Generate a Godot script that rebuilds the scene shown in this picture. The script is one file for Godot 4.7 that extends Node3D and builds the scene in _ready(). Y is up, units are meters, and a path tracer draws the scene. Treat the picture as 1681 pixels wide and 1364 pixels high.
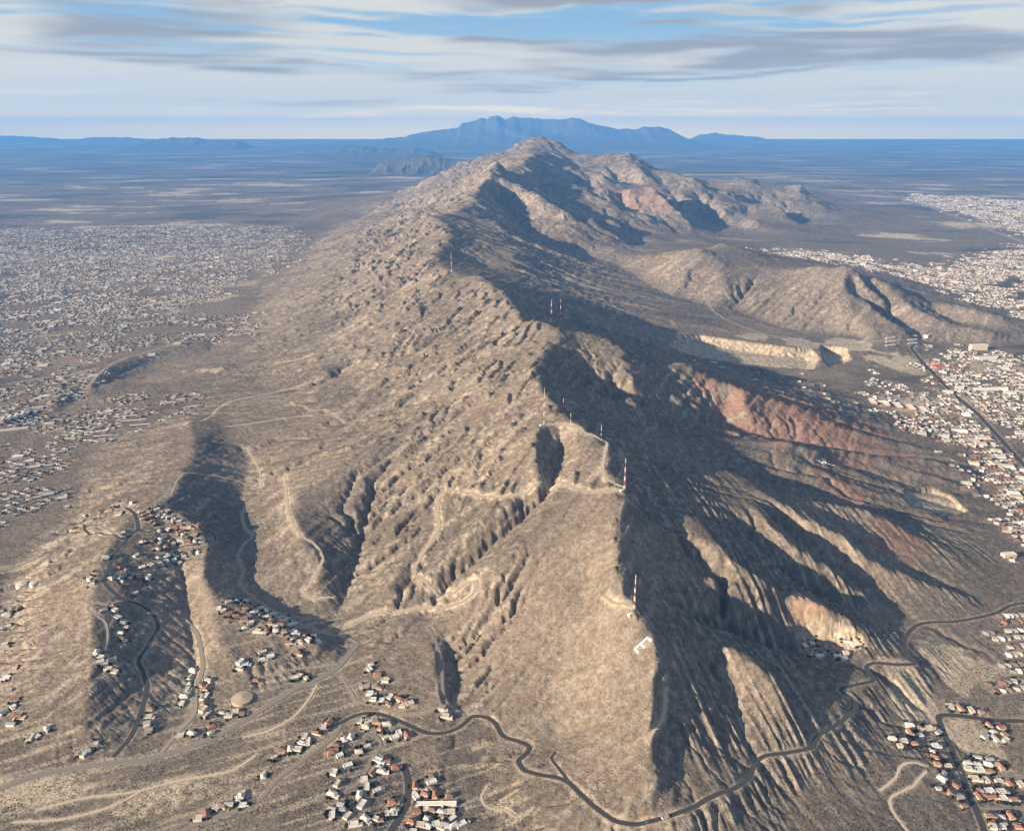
extends Node3D

# ------------------------------------------------------------------ camera numbers
const PW := 1681.0
const PH := 1364.0
const FOC := 1310.0
const PITCH := 19.75
const EYE := 1380.0
const R_EARTH := 1.0e13           # the desert floor is laid flat; it rises gently to the north
const SUN_ELEV := 16.5
const SUN_TO := Vector2(0.87, 0.49)   # direction the sunlight travels: x to the east, y to the north

# ------------------------------------------------------------------ terrain grid (d is metres north of the camera)
const NU := 385
const NV := 641
const D0 := 800.0
const D1 := 24000.0
var CR := log(D1 / D0) / float(NV - 1)

var hc := PackedFloat32Array()      # coarse heights
var fw := 0
var fh := 0
var hf := PackedFloat32Array()      # fine heights
var rough := PackedFloat32Array()   # 0 on the desert floor, 1 on steep rock
var sin_p := sin(deg_to_rad(PITCH))
var cos_p := cos(deg_to_rad(PITCH))
var t_start := 0

func say(s: String) -> void:
	print("%6d ms  %s" % [Time.get_ticks_msec() - t_start, s])

func xw(d: float) -> float:
	return 0.72 * d + 420.0

func row_d(j: float) -> float:
	return D0 * exp(CR * j)

func ray(px: float, py: float) -> Vector3:       # x east, y up, z = north
	var a := (px - PW * 0.5) / FOC
	var b := -(py - PH * 0.5) / FOC
	return Vector3(a, b * cos_p - sin_p, cos_p + b * sin_p)

func at_height(px: float, py: float, h: float) -> Vector2:   # pixel + height above datum -> x, d
	var r := ray(px, py)
	var t := 1000.0
	for k in 8:
		var xx := r.x * t
		var dd := r.z * t
		var y := h - (xx * xx + dd * dd) / (2.0 * R_EARTH)
		if r.y < -0.002:
			t = (EYE - y) / -r.y
		else:
			t = 60000.0
	return Vector2(r.x * t, r.z * t)

func grid_uv(x: float, d: float) -> Vector2:
	return Vector2((x / xw(d) + 1.0) * 0.5 * float(NU - 1), log(maxf(d, 1.0) / D0) / CR)

# ------------------------------------------------------------------ control lines: photo x, photo y, height above the desert floor
func lines() -> Array:
	return [
	# main crest, south to north
	[1078,1400,70, 1075,1340,112, 1072,1250,165, 1076,1180,205, 1080,1110,240, 1080,1060,268, 1068,1042,280, 1045,1000,312, 1025,985,320, 1012,950,332, 1012,900,348, 1018,860,362, 1030,808,388, 1010,790,394, 995,765,402, 1000,725,420, 965,708,430, 935,690,442, 915,668,452, 890,640,466, 880,605,482, 892,582,492, 915,560,508, 920,545,520, 910,530,532, 890,528,528, 865,522,523, 850,505,521, 830,483,522, 800,460,518, 785,452,518, 765,455,508, 740,447,508, 712,430,525, 716,415,535, 735,400,560, 742,388,580, 730,366,632, 700,352,660],
	# the high massif to the north, and the floor behind it
	[420,330,60, 520,326,90, 600,322,120, 660,321,145, 710,316,160, 760,305,170, 840,304,170, 920,304,170, 1000,304,170, 1080,305,150, 1150,308,110],
	[700,352,673, 730,351,658, 743,352,624, 755,344,631, 772,330,663, 790,312,733, 805,298,796, 818,275,923, 832,284,852, 845,278,878, 860,263,969, 872,262,960, 868,250,1024, 880,238,1115, 890,228,1208],
	[890,228,1208, 902,231,1178, 916,237,1118, 928,245,1039, 940,251,983, 957,254,961, 974,255,954, 983,261,897, 996,252,986, 1008,259,923, 1031,256,956, 1050,266,866, 1068,276,783, 1080,282,736, 1103,285,714, 1125,294,647, 1143,302,593, 1157,316,490, 1180,335,357, 1200,360,204, 1215,378,102],
	[890,228,1208, 860,236,1127, 833,249,1000, 800,257,924, 760,271,782, 726,286,633, 683,309,403, 653,333,180],
	[818,275,923, 790,285,840, 760,298,730, 730,312,608, 695,330,433, 660,345,262],
	[860,263,969, 830,268,913, 800,276,823, 765,288,696, 735,302,549],
	[790,312,733, 770,318,679, 740,328,587, 705,342,452, 670,355,306],
	[818,275,923, 828,300,776, 854,307,740, 863,320,665, 882,326,636, 899,339,571, 920,352,515, 925,365,454, 950,388,359, 974,405,289, 1000,404,302, 1030,412,269],
	[755,344,631, 773,356,591, 800,362,573, 811,363,573, 822,373,534, 833,384,498, 852,399,451],
	[860,263,969, 871,279,857, 882,292,771, 895,305,689],
	[872,262,960, 900,275,845, 923,275,836, 955,282,775, 987,290,716],
	[923,276,828, 930,290,732, 933,303,654, 955,306,636, 977,308,623, 1000,311,602, 1023,314,578, 1050,312,587, 1074,313,579, 1083,320,537, 1100,340,413, 1140,380,181, 1170,392,130],
	[955,306,636, 968,325,529, 985,342,433],
	[977,308,623, 995,330,498, 1010,350,393],
	[1000,311,602, 1020,338,446, 1040,366,307],
	[1023,314,578, 1050,345,402, 1075,372,263],
	[1055,320,530, 1090,360,298, 1120,385,169],
	[965,308,588, 978,328,470, 995,347,357],
	[988,311,570, 1005,335,423, 1025,362,262],
	[1010,316,536, 1030,345,353, 1050,370,213],
	[925,353,519, 950,366,437, 980,362,441, 1000,380,359, 1030,405,255, 1045,415,223],
	[935,355,423, 970,375,334, 1000,396,249],
	[1031,256,956, 1040,275,806, 1050,290,694],
	[996,252,986, 1000,270,836, 995,285,724],
	[1068,276,783, 1085,300,605, 1110,325,434, 1125,345,308],
	[1103,285,714, 1120,310,535, 1145,335,374],
	[940,251,983, 945,265,868, 950,276,792],
	[1157,316,425, 1174,306,479, 1195,298,545, 1214,293,594, 1234,296,565, 1248,304,499, 1288,308,466, 1314,308,473, 1325,325,340, 1340,332,299, 1365,345,215],
	[1214,293,594, 1225,310,460, 1240,325,356],
	[1248,304,499, 1262,325,356, 1280,338,270],
	[1314,308,473, 1310,325,348, 1312,338,261],
	[1160,330,391, 1197,317,459, 1210,330,367, 1232,352,240],
	[1185,345,318, 1220,335,357, 1262,334,340, 1280,345,280, 1300,363,190, 1340,380,110],
	[1230,362,219, 1260,370,177, 1300,378,149],
	[1045,422,256, 1074,419,310, 1095,412,369, 1120,411,388, 1143,407,416, 1160,410,408, 1171,417,386, 1185,432,341],
	[1165,410,323, 1188,399,391, 1203,404,377, 1217,408,362, 1240,418,337, 1260,430,304],
	[1120,411,388, 1122,430,328, 1120,452,267],
	[1160,410,408, 1178,440,317, 1192,468,243],
	[816,335,555, 843,345,517, 858,362,448, 871,386,360, 890,398,330, 930,405,303],
	[885,300,694, 908,313,606, 940,336,473, 975,350,399, 1010,362,334, 1050,388,198],
	[990,295,635, 1020,303,575, 1046,309,528],
	[900,262,834, 905,272,739],
	[1000,362,389, 1030,390,250, 1055,410,163],
	[1095,355,230, 1130,380,108],
	[1150,350,231, 1180,372,112, 1220,392,41],
	[1060,390,246, 1110,397,212, 1160,398,232, 1190,410,239],
	[1245,345,197, 1290,360,123, 1330,372,77],
	# west: foot of the slopes and the desert floor
	[-150,1400,30, -60,1290,42, 60,1270,46, 200,1245,50, 330,1190,56, 450,1140,62, 560,1090,66],
	[-60,1150,34, -10,1050,36, 20,960,40, 40,900,44, 100,850,52, 130,815,55, 125,760,56, 180,720,64, 260,690,78, 330,665,92],
	[-60,800,26, 60,700,34, 150,640,45, 250,610,58, 330,590,72, 400,575,88],
	[-80,600,20, 100,540,30, 250,500,45, 350,470,65, 420,440,85],
	[120,655,48, 140,640,70, 165,612,92, 190,596,98, 230,585,90, 300,566,92, 380,552,112], [200,625,52, 260,600,58, 330,580,70], [250,622,66, 300,608,84, 372,600,106], [270,640,58, 330,622,74, 400,604,96], [70,672,40, 90,655,66, 115,645,62],
	[-80,480,12, 150,430,20, 300,400,32, 420,375,55, 500,355,75],
	[-100,400,5, 150,350,10, 350,322,30, 500,312,60, 580,312,80],
	[-100,320,0, 200,290,0, 450,278,20, 600,272,50],
	[330,590,72, 400,520,78, 440,460,90, 490,415,100, 540,375,110, 600,352,130],
	# long west aprons of the mountain
	[470,600,150, 520,560,190, 560,520,230], [440,480,120, 520,450,190, 600,420,290, 680,380,470],
	# hill with the houses (west ridge)
	[305,690,150, 318,715,156, 316,745,160, 304,772,164, 290,802,172, 262,828,182, 220,842,174, 185,880,166, 160,930,158, 148,975,150, 150,1030,140, 150,1090,122, 145,1150,98, 135,1210,66, 125,1245,50],
	[262,828,182, 300,850,172, 335,870,160, 345,890,150],
	[345,890,150, 335,930,140, 335,960,132, 365,985,122, 410,1005,116, 460,1030,108, 510,1050,98, 545,1068,80],
	[345,975,128, 350,1020,112, 365,1060,102, 400,1100,82],
	# valleys beside it
	[345,700,150, 385,720,128, 408,760,116, 400,800,108, 385,850,100, 385,900,94, 400,950,86, 430,990,78, 480,1020,72, 550,1050,66, 590,1066,62],
	[290,890,140, 300,940,118, 308,985,98, 318,1040,84, 318,1100,68, 300,1160,58, 255,1205,54, 210,1240,50],
	[240,970,126, 250,1010,112, 235,1080,92, 228,1150,74, 205,1215,56],
	[200,960,148, 190,1040,128, 185,1110,105],
	# spurs on the broad west apron
	[600,650,240, 540,665,195, 480,690,160, 430,715,140],
	[700,660,320, 640,720,262, 560,770,214, 490,800,180, 478,850,166, 500,890,150, 528,925,132, 528,955,112, 512,988,84],
	[440,860,128, 450,900,112, 440,950,96, 455,985,80],
	[640,780,220, 600,830,165, 592,880,125, 578,930,98, 562,985,78, 548,1020,70],
	[760,720,330, 700,770,270, 722,805,246, 700,860,214, 672,910,180, 640,960,135, 610,1010,86],
	[900,800,340, 850,850,280, 800,890,238, 745,935,178, 715,965,146, 660,995,104, 600,1030,74],
	[840,820,322, 790,850,280, 750,890,226, 715,920,186],
	[910,800,352, 880,860,310, 830,910,262, 785,950,210, 775,975,186, 740,990,140, 690,1005,104],
	[520,600,196, 580,640,214, 660,590,300, 740,540,400], [430,640,110, 500,640,150, 560,610,195],
	[560,700,196, 640,640,262, 700,600,330, 780,545,430],
	# dark hollow below the crest
	[908,704,424, 918,715,402, 922,740,370, 915,772,344, 900,796,338], [882,700,432, 878,740,408, 888,788,372], [940,706,434, 948,748,398, 935,790,362],
	# small ridge with the paved spur road and its gully
	[700,1010,100, 702,1040,106, 716,1075,108, 724,1120,100, 728,1160,86], [738,1062,96, 746,1100,82, 746,1150,72, 760,1176,70],
	[950,1000,232, 930,1030,206, 915,1080,170, 905,1140,128, 915,1200,98, 905,1235,88],
	[965,960,256, 945,1030,220, 945,1080,188, 935,1140,146, 950,1200,116], [800,1010,160, 780,1080,120, 800,1150,96, 820,1195,84],
	# the winding drive round the south end
	[560,1160,66, 600,1182,70, 700,1205,74, 760,1180,76, 830,1200,82, 868,1230,84, 852,1258,84, 910,1285,92, 960,1315,100, 1010,1345,106, 1075,1342,112],
	[1075,1342,112, 1190,1305,110, 1240,1250,105, 1330,1232,98, 1390,1165,92, 1378,1132,90, 1432,1112,86, 1422,1092,84, 1500,1092,78, 1485,1042,74, 1520,1020,70, 1600,1010,60, 1700,985,48],
	# ground below the drive
	[500,1300,64, 560,1364,60, 600,1450,56], [680,1250,62, 690,1320,58, 740,1420,50], [780,1240,66, 800,1300,60, 830,1400,52], [560,1230,72, 520,1290,68, 440,1330,58, 330,1400,50],
	[1000,1400,80, 1100,1420,80, 1200,1364,84, 1260,1320,80, 1330,1290,72, 1380,1330,64], [1290,1330,70, 1300,1400,58], [1400,1240,74, 1430,1200,66, 1460,1180,58], [1420,1260,60, 1460,1300,52, 1500,1364,40],
	# east side spurs and gullies, south to north
	[1085,1062,262, 1100,1100,222, 1130,1150,178, 1170,1205,140, 1200,1245,112], [1080,1120,215, 1085,1180,170, 1100,1260,128, 1120,1320,112], [1150,1075,192, 1200,1120,150, 1215,1180,122, 1225,1240,108],
	[1200,1060,210, 1245,1092,192, 1272,1115,176, 1292,1160,146, 1305,1205,118, 1312,1235,100], [1260,1060,150, 1310,1110,118, 1340,1160,104, 1360,1190,95],
	[1060,960,280, 1130,1000,226, 1200,1030,166, 1280,1062,112, 1330,1078,90, 1400,1085,84],
	[1060,850,330, 1130,880,292, 1170,905,284, 1182,945,258, 1222,965,232, 1262,985,206],
	[1100,820,316, 1150,860,290, 1180,880,294, 1215,920,272, 1260,940,246, 1300,970,214, 1345,992,190, 1385,1010,158, 1415,1030,132, 1432,1055,104, 1436,1085,86],
	[1180,905,240, 1230,950,204, 1275,985,170, 1310,1020,130, 1370,1055,98], [1220,860,236, 1290,930,178, 1350,975,130, 1420,1000,96, 1470,1025,76],
	[1240,830,254, 1291,890,228, 1350,922,188, 1400,962,140, 1440,990,100, 1478,1010,78], [1290,868,178, 1352,915,132, 1428,972,86, 1490,1018,68],
	[1200,770,262, 1260,810,250, 1326,860,218, 1377,874,194, 1420,912,158, 1497,946,108, 1582,974,72, 1650,988,52], [1372,858,150, 1440,915,106, 1530,956,72, 1634,996,46],
	[1290,800,196, 1345,822,184, 1398,834,168, 1445,846,148, 1520,890,104, 1600,925,66, 1681,955,46], [1330,825,150, 1420,836,118, 1505,860,86, 1591,882,60, 1690,905,42],
	# peak with the letter, and its ridges
	[1150,700,226, 1200,724,216, 1250,730,222, 1292,724,226, 1330,738,196, 1390,742,152, 1440,746,126, 1500,750,104, 1570,768,78, 1640,795,48],
	[1292,724,226, 1300,755,198, 1305,790,170, 1340,812,146], [1330,775,168, 1370,790,146, 1430,812,116, 1480,826,90], [1240,775,190, 1290,815,158], [1370,762,146, 1430,780,112, 1500,800,78, 1590,840,54],
	# red spur
	[1040,585,388, 1078,598,372, 1127,597,346, 1180,626,300, 1215,640,282, 1285,660,226, 1345,684,180, 1400,712,134, 1480,736,84, 1545,746,60], [1190,700,176, 1250,712,160, 1320,724,138, 1420,744,96, 1545,757,62],
	[1215,640,282, 1222,670,240, 1240,690,205], [1127,597,346, 1115,640,300, 1130,672,250], [1200,660,220, 1180,680,200],
	# lit buttress under the twin towers
	[920,545,520, 960,543,507, 1005,556,474, 1026,572,448, 1036,605,408, 1040,640,372, 1045,662,348], [915,570,480, 940,600,420, 975,640,356, 1030,665,290, 1100,700,238, 1160,715,205],
	[900,610,452, 930,640,410, 1000,680,330, 1080,720,270], [945,560,482, 970,600,420, 990,640,360],
	[1010,720,395, 1070,740,330, 1150,760,270], [1040,830,360, 1090,860,300, 1150,920,240, 1190,990,180],
	# canyon on the far side of the crest
	[1050,560,270, 1100,575,220, 1200,600,140, 1300,620,90, 1400,640,66, 1480,655,52],
	[940,412,262, 1010,432,205, 1080,476,160, 1140,494,132, 1190,515,112, 1290,545,86, 1390,568,62],
	[800,400,500, 850,440,400, 920,455,300, 1000,480,215], [760,385,560, 800,392,520, 840,415,460, 900,452,330], [740,420,470, 800,440,400],
	[1030,520,200, 1100,525,160, 1180,540,128], [860,540,470, 950,520,330, 1020,535,230],
	# hills across the canyon and the pyramid hill
	[1245,452,258, 1300,440,342, 1345,436,385, 1395,436,405, 1430,470,299, 1480,500,206, 1560,530,132, 1640,548,92],
	[1395,436,405, 1392,480,274, 1402,520,168, 1430,552,106], [1410,462,326, 1440,497,232, 1475,530,148, 1500,550,101], [1430,455,326, 1461,474,270, 1501,507,184, 1531,540,104, 1560,552,78], [1420,463,280, 1451,497,182, 1481,527,110, 1511,547,64], [1398,480,235, 1431,512,149, 1471,545,73], [1480,480,200, 1551,517,102, 1617,547,40], [1395,436,405, 1440,455,322, 1520,490,199, 1650,520,118], [1200,505,108, 1290,540,78, 1420,560,56],
	# quarry
	[1050,535,150, 1150,548,122, 1240,562,104, 1330,575,92, 1400,585,66], [1120,600,92, 1250,615,66, 1350,625,54],
	# east: desert floor
	[1760,1400,10, 1681,1320,18, 1600,1250,26, 1520,1190,40, 1540,1130,46, 1600,1100,42, 1700,1080,36],
	[1760,930,34, 1690,870,38, 1640,840,42, 1610,800,44, 1640,720,40, 1760,700,30], [1420,660,52, 1500,690,46, 1600,710,40], [1440,600,48, 1560,620,42, 1760,640,30], [1500,560,52, 1620,565,44, 1760,560,34],
	[1270,418,110, 1340,415,100, 1440,430,85, 1560,470,66, 1680,520,46], [1400,385,70, 1550,410,55, 1720,440,40], [1330,345,60, 1450,330,40, 1600,330,24, 1760,340,15], [1240,285,60, 1400,280,20, 1600,275,5, 1760,280,0],
	[1180,270,70, 1300,262,40, 1760,258,10],
	]

func solve() -> void:
	var ls := lines()
	# polylines in grid coordinates, resampled finely
	var jag := FastNoiseLite.new()
	jag.seed = 91; jag.frequency = 0.22; jag.fractal_octaves = 3
	var gx := PackedFloat32Array()
	var gy := PackedFloat32Array()
	var gh := PackedFloat32Array()
	for l in ls:
		var prev := Vector2.ZERO
		var ph := 0.0
		for k in range(0, l.size(), 3):
			var w := at_height(l[k], l[k + 1], l[k + 2])
			var g := grid_uv(w.x, w.y)
			if k > 0:
				var n := int(ceil((g - prev).length() * 1.5)) + 1
				for q in n:
					var t := float(q) / n
					gx.append(lerpf(prev.x, g.x, t)); gy.append(lerpf(prev.y, g.y, t)); gh.append(lerpf(ph, l[k + 2], t) + (jag.get_noise_2d(gx[-1], gy[-1]) * 11.0 * smoothstep(150.0, 380.0, l[k + 2]) * (1.0 + gy[-1] / 160.0)))
			prev = g
			ph = l[k + 2]
		gx.append(prev.x); gy.append(prev.y); gh.append(ph)
	var cur := PackedFloat32Array()
	var cw := 0
	var chh := 0
	for step: int in [32, 16, 8, 4, 2, 1]:
		var w := (NU - 1) / step + 1
		var h := (NV - 1) / step + 1
		var a := PackedFloat32Array()
		a.resize(w * h)
		if cw == 0:
			a.fill(40.0)
		else:
			for j in h:
				var fj := minf(float(j) * 0.5, chh - 1.001)
				var j0 := int(fj)
				var tj := fj - j0
				for i in w:
					var fi := minf(float(i) * 0.5, cw - 1.001)
					var i0 := int(fi)
					var ti := fi - i0
					var o := j0 * cw + i0
					a[j * w + i] = lerpf(lerpf(cur[o], cur[o + 1], ti), lerpf(cur[o + cw], cur[o + cw + 1], ti), tj)
		var cs := PackedFloat32Array()
		cs.resize(w * h)
		var cn := PackedFloat32Array()
		cn.resize(w * h)
		for k in gx.size():
			var i := roundi(gx[k] / step)
			var j := roundi(gy[k] / step)
			if i >= 0 and j >= 0 and i < w and j < h:
				cs[j * w + i] += gh[k]
				cn[j * w + i] += 1.0
		var fixed := PackedByteArray()
		fixed.resize(w * h)
		for k in w * h:
			if cn[k] > 0.0:
				a[k] = cs[k] / cn[k]
				fixed[k] = 1
		var its: int = {32: 200, 16: 80, 8: 50, 4: 30, 2: 16, 1: 8}[step]
		for it in its:
			for j in h:
				var up := (j - 1 if j > 0 else 1) * w
				var dn := (j + 1 if j < h - 1 else h - 2) * w
				var o := j * w
				for i in w:
					if fixed[o + i] == 0:
						var le := i - 1 if i > 0 else 1
						var ri := i + 1 if i < w - 1 else w - 2
						a[o + i] = (a[o + le] + a[o + ri] + a[up + i] + a[dn + i]) * 0.25
		if step == 1:
			for it in 3:
				var b := a.duplicate()
				for j in range(1, h - 1):
					for i in range(1, w - 1):
						var o := j * w + i
						a[o] = b[o] * 0.5 + (b[o - 1] + b[o + 1] + b[o - w] + b[o + w]) * 0.125
		cur = a
		cw = w
		chh = h
	hc = cur

func roughness_of(x: float, d: float, o: int) -> float:
	return rough[o]

# layers of hard and soft rock that dip to the west and strike along the range
var bed_noise: FastNoiseLite
func beds(x: float, d: float, h: float) -> float:
	var q := x * 0.95 - d * 0.31
	var p := x * 0.31 + d * 0.95
	var v := bed_noise.get_noise_2d((h * 0.82 - q * 0.57), p * 0.09)
	var east := smoothstep(320.0, 420.0, x) * (1.0 - smoothstep(2300.0, 2900.0, d))
	if east > 0.0:      # beds stand on end at the south-east foot
		v = lerpf(v, bed_noise.get_noise_2d((x * 0.97 + d * 0.22) * 1.9 + h * 0.25, p * 0.06) * 0.85, east)
	return v

func roughen() -> void:
	bed_noise = FastNoiseLite.new()
	bed_noise.seed = 8; bed_noise.frequency = 1.0 / 34.0; bed_noise.fractal_octaves = 3; bed_noise.fractal_gain = 0.6
	var n0 := FastNoiseLite.new()
	n0.seed = 3; n0.frequency = 1.0 / 900.0; n0.fractal_type = FastNoiseLite.FRACTAL_RIDGED; n0.fractal_octaves = 3
	var n1 := FastNoiseLite.new()
	n1.seed = 11; n1.frequency = 1.0 / 300.0; n1.fractal_type = FastNoiseLite.FRACTAL_RIDGED; n1.fractal_octaves = 4
	n1.domain_warp_enabled = true; n1.domain_warp_amplitude = 60.0; n1.domain_warp_frequency = 1.0 / 200.0
	var n2 := FastNoiseLite.new()
	n2.seed = 5; n2.frequency = 1.0 / 120.0; n2.fractal_octaves = 4
	rough.resize(NU * NV)
	for j in NV:
		var sx := 2.0 * xw(row_d(j)) / (NU - 1)
		var sd := row_d(j) * CR
		for i in NU:
			var o := j * NU + i
			var gx := (hc[o + (1 if i < NU - 1 else 0)] - hc[o - (1 if i > 0 else 0)]) / (2.0 * sx)
			var gd := (hc[mini(j + 1, NV - 1) * NU + i] - hc[maxi(j - 1, 0) * NU + i]) / (2.0 * sd)
			rough[o] = clampf(sqrt(gx * gx + gd * gd) * 3.0 - 0.10, 0.0, 1.0)
	var fan := FastNoiseLite.new()
	fan.seed = 51; fan.frequency = 1.0; fan.fractal_type = FastNoiseLite.FRACTAL_RIDGED; fan.fractal_octaves = 3
	# the broad slabs that dip west from the crest carry few gullies
	var slab := PackedVector2Array()
	for p in [[1015,812,380], [905,806,345], [850,870,280], [858,1000,200], [800,1080,120], [830,1190,86], [960,1290,98], [1060,1332,112], [1070,1180,205], [1068,1060,270], [1005,950,330], [1005,880,352]]:
		slab.append(at_height(p[0], p[1], p[2]))
	for j in NV:
		var d := row_d(j)
		if d > 3000.0:
			break
		var ww := xw(d)
		for i in NU:
			if Geometry2D.is_point_in_polygon(Vector2((2.0 * i / (NU - 1) - 1.0) * ww, d), slab):
				rough[j * NU + i] *= 0.3
	for it in 6:
		var b := rough.duplicate()
		for j in range(1, NV - 1):
			for i in range(1, NU - 1):
				var o := j * NU + i
				rough[o] = (b[o] + b[o - 1] + b[o + 1] + b[o - NU] + b[o + NU]) * 0.2
	# the high massif is cut deeper than the lines alone make it
	var soft := Image.create_from_data(NU, NV, false, Image.FORMAT_RF, hc.to_byte_array())
	soft.resize(NU / 14, NV / 14, Image.INTERPOLATE_LANCZOS)
	soft.resize(NU, NV, Image.INTERPOLATE_CUBIC)
	var sf := soft.get_data().to_float32_array()
	for j in NV:
		var k := smoothstep(6800.0, 8800.0, row_d(j))
		if k > 0.0:
			for i in NU:
				var o := j * NU + i
				hc[o] += clampf(hc[o] - sf[o], -140.0, 90.0) * 0.95 * k * rough[o]
	for j in NV:
		var d := row_d(j)
		var ww := xw(d)
		var far := clampf((d - 6000.0) / 6000.0, 0.0, 1.0)
		for i in NU:
			var o := j * NU + i
			var x := (2.0 * i / (NU - 1) - 1.0) * ww
			var m := rough[o] * lerpf(0.5, 1.0, smoothstep(120.0, 350.0, hc[o]))
			var v := n1.get_noise_2d(x, d) * (2.6 + 37.0 * far) + n2.get_noise_2d(x, d) * (1.5 + 8.0 * far) + n0.get_noise_2d(x, d) * (6.0 + 32.0 * far) + beds(x, d, hc[o]) * (2.0 + 8.0 * far)
			var f := smoothstep(38.0, 80.0, hc[o]) * (1.0 - smoothstep(170.0, 300.0, hc[o])) * clampf(1.0 - d / 12000.0, 0.0, 1.0)
			if f > 0.0 and absf(x) > 500.0:
				hc[o] += f * fan.get_noise_2d((x - d * 0.25 * signf(x)) / 900.0, (d + x * 0.25 * signf(x)) / 230.0) * 13.0 * smoothstep(1900.0, 2600.0, d)
			hc[o] += m * v + n2.get_noise_2d(x * 0.3 + 900.0, d * 0.3) * 1.5

# rivulets cut downhill: the steeper and the larger the catchment, the deeper
func erode(h: PackedFloat32Array, w: int, n: int, fine: float, rounds: int, power: float, creep: float) -> void:
	var N := w * n
	var xs := PackedFloat32Array(); xs.resize(n)
	var ds := PackedFloat32Array(); ds.resize(n)
	for j in n:
		var d := row_d(j / fine)
		xs[j] = 2.0 * xw(d) / (NU - 1) / fine
		ds[j] = d * CR / fine
	var rec := PackedInt32Array(); rec.resize(N)
	var dist := PackedFloat32Array(); dist.resize(N)
	var area := PackedFloat32Array(); area.resize(N)
	var keys := PackedInt64Array(); keys.resize(N)
	var rg := rough
	var rng := RandomNumberGenerator.new()
	rng.seed = 77
	var rnd := PackedFloat32Array(); rnd.resize(65536)
	for k in 65536:
		rnd[k] = rng.randf_range(0.55, 1.45)
	var fi := int(fine)
	for it in rounds:
		for j in n:
			var sx := xs[j]
			var sd := ds[j]
			var sg := sqrt(sx * sx + sd * sd)
			var cell := sx * sd
			var inner := j > 0 and j < n - 1
			for i in w:
				var o := j * w + i
				var z := h[o]
				keys[o] = (int(z * 1000.0 + 4000000.0) << 20) | o
				area[o] = cell
				rec[o] = o
				if not inner or i == 0 or i == w - 1:
					continue
				var best := 0.0
				var b := o
				var bl := sx
				var q0 := (o * 8 + it * 4099) ^ (o >> 5)
				var s := (z - h[o - 1]) / sx * rnd[(q0 + 0) & 0xFFFF]
				if s > best: best = s; b = o - 1
				s = (z - h[o + 1]) / sx * rnd[(q0 + 1) & 0xFFFF]
				if s > best: best = s; b = o + 1
				s = (z - h[o - w]) / sd * rnd[(q0 + 2) & 0xFFFF]
				if s > best: best = s; b = o - w; bl = sd
				s = (z - h[o + w]) / sd * rnd[(q0 + 3) & 0xFFFF]
				if s > best: best = s; b = o + w; bl = sd
				s = (z - h[o - w - 1]) / sg * rnd[(q0 + 4) & 0xFFFF]
				if s > best: best = s; b = o - w - 1; bl = sg
				s = (z - h[o - w + 1]) / sg * rnd[(q0 + 5) & 0xFFFF]
				if s > best: best = s; b = o - w + 1; bl = sg
				s = (z - h[o + w - 1]) / sg * rnd[(q0 + 6) & 0xFFFF]
				if s > best: best = s; b = o + w - 1; bl = sg
				s = (z - h[o + w + 1]) / sg * rnd[(q0 + 7) & 0xFFFF]
				if s > best: best = s; b = o + w + 1; bl = sg
				rec[o] = b
				dist[o] = bl
		keys.sort()
		for k in range(N - 1, -1, -1):
			var o := int(keys[k] & 0xFFFFF)
			if rec[o] != o:
				area[rec[o]] += area[o]
		for k in N:
			var o := int(keys[k] & 0xFFFFF)
			var r := rec[o]
			if r != o:
				var q := rg[mini((o / w) / fi, NV - 1) * NU + mini((o % w) / fi, NU - 1)]
				var f := power * sqrt(minf(area[o], 300000.0)) / dist[o] * (0.05 + q)
				h[o] = (h[o] + f * h[r]) / (1.0 + f)
		var c := h.duplicate()
		for j in range(1, n - 1):
			for i in range(1, w - 1):
				var o := j * w + i
				h[o] = c[o] * (1.0 - creep) + (c[o - 1] + c[o + 1] + c[o - w] + c[o + w]) * creep * 0.25

# every hollow is filled until it spills, so that water runs off the whole slope
func fill(h: PackedFloat32Array, w: int, n: int, sweeps: int) -> void:
	var f := PackedFloat32Array(); f.resize(w * n); f.fill(1e9)
	for i in w:
		f[i] = h[i]; f[(n - 1) * w + i] = h[(n - 1) * w + i]
	for j in n:
		f[j * w] = h[j * w]; f[j * w + w - 1] = h[j * w + w - 1]
	for sw in sweeps:
		var a := 1 if sw % 2 == 0 else n - 2
		var sj := 1 if sw % 2 == 0 else -1
		var b := 1 if (sw / 2) % 2 == 0 else w - 2
		var si := 1 if (sw / 2) % 2 == 0 else -1
		for jj in n - 2:
			var o := (a + jj * sj) * w + b
			for ii in w - 2:
				var z := f[o]
				if z > h[o]:
					var m := minf(minf(minf(f[o - 1], f[o + 1]), minf(f[o - w], f[o + w])), minf(minf(f[o - w - 1], f[o - w + 1]), minf(f[o + w - 1], f[o + w + 1]))) + 0.02
					if m < z:
						f[o] = maxf(h[o], m)
				o += si
	for k in w * n:
		if f[k] < 1e8:
			h[k] = f[k]

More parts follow.
